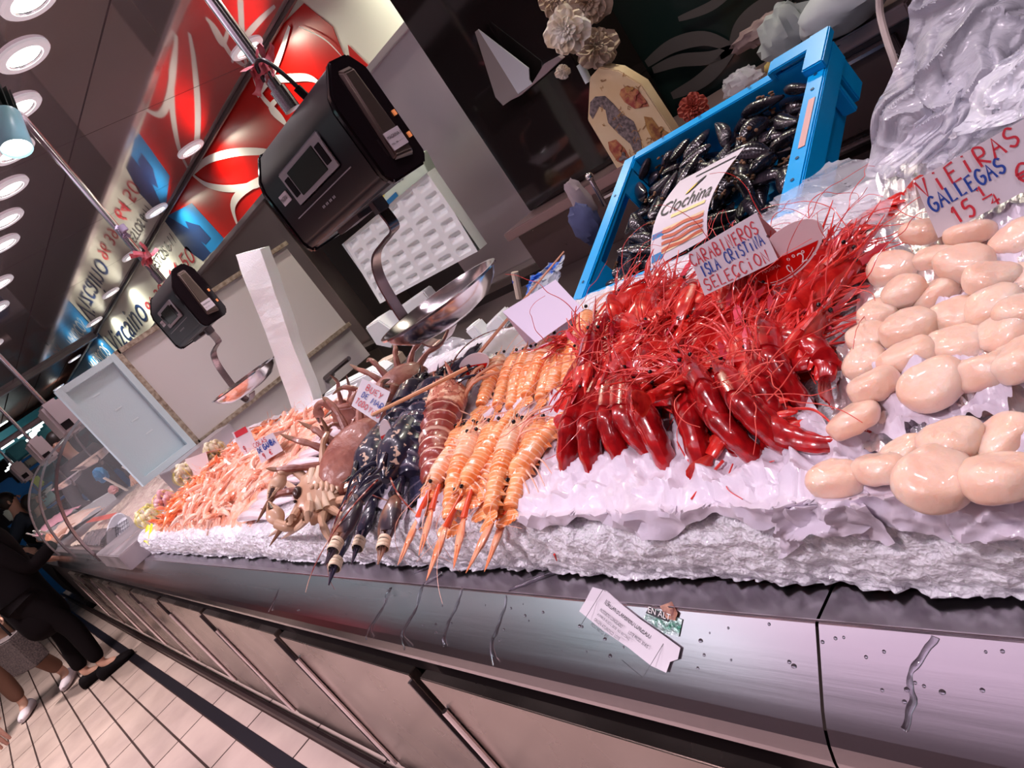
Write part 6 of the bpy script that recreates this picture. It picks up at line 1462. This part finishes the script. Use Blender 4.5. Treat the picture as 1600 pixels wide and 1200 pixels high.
for i, (x, y) in enumerate([(-6.9, .40), (-7.9, .42), (-8.6, .40)]):
    tag(MB().box((x, y, 1.12), (.22, .01, .12), Matrix.Rotation(.5, 3, 'X')).obj('price_card', mat('far_card', (.85, .82, .78), .5)), ['white price card on the far counter beside the coat sleeve', 'second white price card on the far counter', 'farthest white price card on the far counter'][i], 'price card')
# hanging fittings seen beyond the mirror ceiling
tag(MB().tube([(-9.3, -.6, 2.05), (-9.3, 1.6, 2.05)], .03, 10).obj('hanging_rail', mat('rail_mauve', (.35, .28, .32), .4, .5)), 'mauve horizontal rail hanging at the far end of the mirror ceiling', 'rail')
# ================================================================ PEOPLE IN THE AISLE
SKIN = mat('skin', (.62, .34, .25), .5, sss=.15); HAIRM = mat('dark_hair', (.02, .012, .010), .45)
def skin(name, chains, m, parent=None, sub=2):
    # chains: list of [(x,y,z,r)...]; equal points join, so the body stays one surface
    vs = []; rad = []; ed = []; idx = {}
    def vid(p):
        k = tuple(round(c, 4) for c in p[:3])
        if k not in idx: idx[k] = len(vs); vs.append(k); rad.append(p[3])
        return idx[k]
    for ch in chains:
        for a, b_ in zip(ch, ch[1:]): ed.append((vid(a), vid(b_)))
    me = bpy.data.meshes.new(name); me.from_pydata(vs, ed, []); o = bpy.data.objects.new(name, me); C.objects.link(o)
    if parent is not None:
        o.parent = parent
        if parent.type == 'EMPTY': o.matrix_parent_inverse = parent.matrix_basis.inverted()
    o.modifiers.new('skin', 'SKIN'); o.modifiers.new('sub', 'SUBSURF').levels = sub; o.modifiers['sub'].render_levels = sub
    o.modifiers['skin'].use_smooth_shade = True
    for i, r in enumerate(rad): me.skin_vertices[0].data[i].radius = (r, r)
    me.skin_vertices[0].data[0].use_root = True
    dg = bpy.context.evaluated_depsgraph_get(); dg.update()
    nm = bpy.data.meshes.new_from_object(o.evaluated_get(dg)); nm.name = name; o.modifiers.clear(); o.data = nm
    nm.materials.clear(); nm.materials.append(m); nm.polygons.foreach_set('use_smooth', [True] * len(nm.polygons))
    return o
def hand_chains(w, d, up, s=1.0, grip=.4):
    # w wrist position, d hand direction, up back of the hand
    d = V(d).normalized(); up = V(up); up = (up - d * up.dot(d)).normalized(); sd = d.cross(up); w = V(w)
    t = lambda p, r: (*p, r * s); pal = w + d * .045 * s; out = [[t(w, .022), t(pal, .026)]]
    for k, (o_, l) in enumerate(((-.030, .070), (-.011, .082), (.010, .078), (.029, .060))):
        kn = pal + d * .042 * s + sd * o_ * s; j1 = kn + (d - up * grip * .6).normalized() * l * .45 * s; j2 = j1 + (d - up * grip * 1.5).normalized() * l * .55 * s
        out.append([t(pal, .026), t(kn, .0105), t(j1, .0088), t(j2, .0068)])
    th = w + d * .018 * s - sd * .030 * s; out.append([t(w, .022), t(th, .013), t(th + (d * .8 - sd * .6 - up * .3).normalized() * .036 * s, .0105), t(th + (d * 1.2 - sd * .5 - up * .5).normalized() * .060 * s, .008)])
    return out
def person(x, y, facing, label, head, coat, trous, shoes, arms, legs, lean=(0, 0), hair_m=HAIRM, h=1.70, cut=None, feet=None):
    # world positions; facing is a unit XY vector; arms: two lists shoulder->elbow->wrist given as world points
    f = V((*facing, 0)).normalized(); s = V((-f.y, f.x, 0)); g = V((x, y, 0)); k = h / 1.7
    pel = g + V((0, 0, .92 * k)); che = pel + V((0, 0, .36 * k)) + f * lean[0]; nec = che + V((0, 0, .18 * k)) + f * lean[1]; hd = nec + V((0, 0, .15 * k)) + f * (.03 + lean[1] * .5)
    r = empty('person', (x, y, 0), label, 'person')
    shl = [che + s * sg * .19 * k + V((0, 0, .11 * k)) for sg in (1, -1)]; hips = [pel + s * sg * .10 * k - V((0, 0, .04)) for sg in (1, -1)]
    A = []; 
    for i in (0, 1): A.append([V(p) for p in arms[i]])
    Lg = [[V(p) for p in l] for l in legs]
    T = lambda p, r_: (*p, r_)
    ch = [[T(pel, .12), T(che, .12), T(nec, .055), T(hd - V((0, 0, .06)), .065), T(hd + V((0, 0, .02)), .088), T(hd + V((0, 0, .07)), .075)]]
    for i in (0, 1):
        ch.append([T(che, .12), T(shl[i], .055), T(A[i][0], .042), T(A[i][1], .026)])
        dd = (A[i][1] - A[i][0]).normalized(); hc = hand_chains(A[i][1], dd, V((0, 0, 1)) if abs(dd.z) < .7 else -f)
        hc[0][0] = T(A[i][1], .026); hc[-1][0] = T(A[i][1], .026); ch += hc
        ch.append([T(pel, .12), T(hips[i], .085), T(Lg[i][0], .058), T(Lg[i][1], .038), T(Lg[i][1] + f * .10 - V((0, 0, .05)), .034)])
    skin('body', ch, SKIN, r)
    c1 = [[T(pel - V((0, 0, coat[1])), .19), T(pel, .19), T(che, .165), T(nec - V((0, 0, .04)), .085)]]
    for i in (0, 1): c1.append([T(che, .165), T(shl[i], .085), T(A[i][0], .065), T(A[i][0].lerp(A[i][1], .9), .048)])
    skin('coat', c1, coat[0], r)
    c2 = []
    for i in (0, 1): c2.append([T(pel - V((0, 0, .02)), .13), T(hips[i] - V((0, 0, .06)), .105), T(Lg[i][0], .082), T(Lg[i][1] + V((0, 0, .03)), .062)])
    skin('trousers', c2, trous, r)
    for i in (0, 1):
        a = Lg[i][1]; b = MB(); fo = a - V((0, 0, a.z)) + V((0, 0, .04))
        rings = []
        for t, w, hh in ((-.08, .03, .035), (-.06, .042, .05), (0, .045, .055), (.08, .048, .042), (.15, .05, .034), (.19, .035, .026), (.205, .012, .018)):
            rings.append([fo + f * t + s * math.cos(q) * w + V((0, 0, math.sin(q) * hh + (hh - .04) * .6)) for q in [2 * PI * j / 12 for j in range(12)]])
        b.loft(rings); b.obj('shoe', shoes, r)
    # face and hair
    hc_ = hd + V((0, 0, .02)); b = MB(); b.ell(hc_ + V((0, 0, .03)) - f * .022, (.098, .098, .105), 16, 12); b.obj('hair', hair_m, r)
    b = MB(); b.tube([hc_ + f * .085 + V((0, 0, .01)), hc_ + f * .108 - V((0, 0, .02)), hc_ + f * .09 - V((0, 0, .028))], [.008, .014, .010], 8); b.obj('nose', SKIN, r)
    for sg in (1, -1):
        MB().ell(hc_ + f * .082 + s * sg * .032 + V((0, 0, .012)), (.010, .010, .007), 8, 6).obj('eye', EYE, r)
        MB().ell(hc_ + s * sg * .090 - V((0, 0, .005)), (.014, .014, .028), 8, 6).obj('ear', SKIN, r)
    MB().ell(hc_ + f * .082 - V((0, 0, .052)), (.022, .022, .006), 10, 6).obj('mouth', mat('lips', (.45, .15, .13), .5), r)
    return r
BLK = mat('black_coat', (.006, .004, .005), .9, spec=.08); DKT = mat('dark_trousers', (.007, .005, .006), .9, spec=.08); BRT = mat('brown_trousers', (.16, .075, .05), .8); BLS = mat('black_shoe', (.006, .004, .005), .7, spec=.1); WHS = mat('pale_sneaker', (.60, .52, .56), .6)
person(-6.62, -.02, (.25, 1), 'person in a long black coat leaning over the counter', None, (BLK, .42), DKT, BLS,
       [[(-6.86, .10, 1.10), (-6.80, .26, .97)], [(-6.46, .13, 1.00), (-6.50, .40, 1.06)]], [[(-6.72, .0, .50), (-6.74, -.10, .10)], [(-6.52, .06, .50), (-6.52, .02, .10)]], lean=(.10, .06), h=1.68)
person(-7.55, -.42, (.9, -.4), 'person in brown trousers and pale sneakers carrying a woven bag', None, (mat('rust_jacket', (.22, .07, .05), .8), .05), BRT, WHS,
       [[(-7.40, -.14, 1.08), (-7.25, -.22, .86)], [(-7.62, -.72, 1.08), (-7.50, -.74, .85)]], [[(-7.40, -.30, .50), (-7.42, -.20, .10)], [(-7.55, -.52, .50), (-7.62, -.55, .10)]])
p = V((-7.05, -.30, .52)); wb = empty('woven_bag', tuple(p), 'dark woven shopping bag hanging beside the brown trousers', 'bag')
b = MB(); b.box(p, (.34, .14, .30), Matrix.Rotation(.5, 3, 'Z'), taper=1.1); b.obj('bag_body', mat('woven_dark', (.05, .04, .045), .7, var=(.16, .12, .12), vscale=90, bump=1, bscale=90), wb, bevel=.01)
MB().tube(smooth_path([p + V((-.10, -.05, .15)), p + V((-.12, .02, .30)), p + V((-.14, .05, .34)), p + V((.0, .05, .30)), p + V((.10, .05, .15))], 5), .010, 6).obj('bag_handle', BLK, wb)
person(-3.62, -.60, (-1, .1), 'person in a dark red sleeve at the left edge, only the hanging hand in view', None, (mat('dark_red_coat', (.22, .01, .015), .8), .20), DKT, BLS,
       [[(-3.62, -.40, 1.08), (-3.58, -.40, .87)], [(-3.62, -.84, 1.06), (-3.66, -.86, .82)]], [[(-3.60, -.50, .5), (-3.60, -.50, .10)], [(-3.64, -.70, .5), (-3.64, -.70, .10)]])
def bg(x, u, v, label, jacket, face=(.8, -.6), hairm=HAIRM):
    q = atx(u, v, x); h = 1.66; z = q.z
    X, Y = x, q.y; d = z - 1.56
    r = person(X, Y, face, label, None, (jacket, .1), DKT, BLS, [[(X + .1, Y + .28, 1.10), (X + .3, Y + .2, 1.0)], [(X + .1, Y - .28, 1.10), (X + .3, Y - .2, 1.0)]], [[(X, Y + .1, .5), (X, Y + .1, .1)], [(X, Y - .1, .5), (X, Y - .1, .1)]], h=h + min(.1, max(-.35, d)), hair_m=hairm)
    return r
bg(-8.2, 95, 692, 'dark haired seller behind the row of small scales', mat('dark_apron', (.03, .02, .025), .8), (.9, -.5))
bg(-9.8, 55, 793, 'customer with black hair seen from behind beyond the black coat', BLK, (-.3, 1))
bg(-9.9, 15, 790, 'customer with dark hair at the left edge beyond the black coat', mat('dark_navy_coat', (.01, .015, .03), .8), (.2, 1))
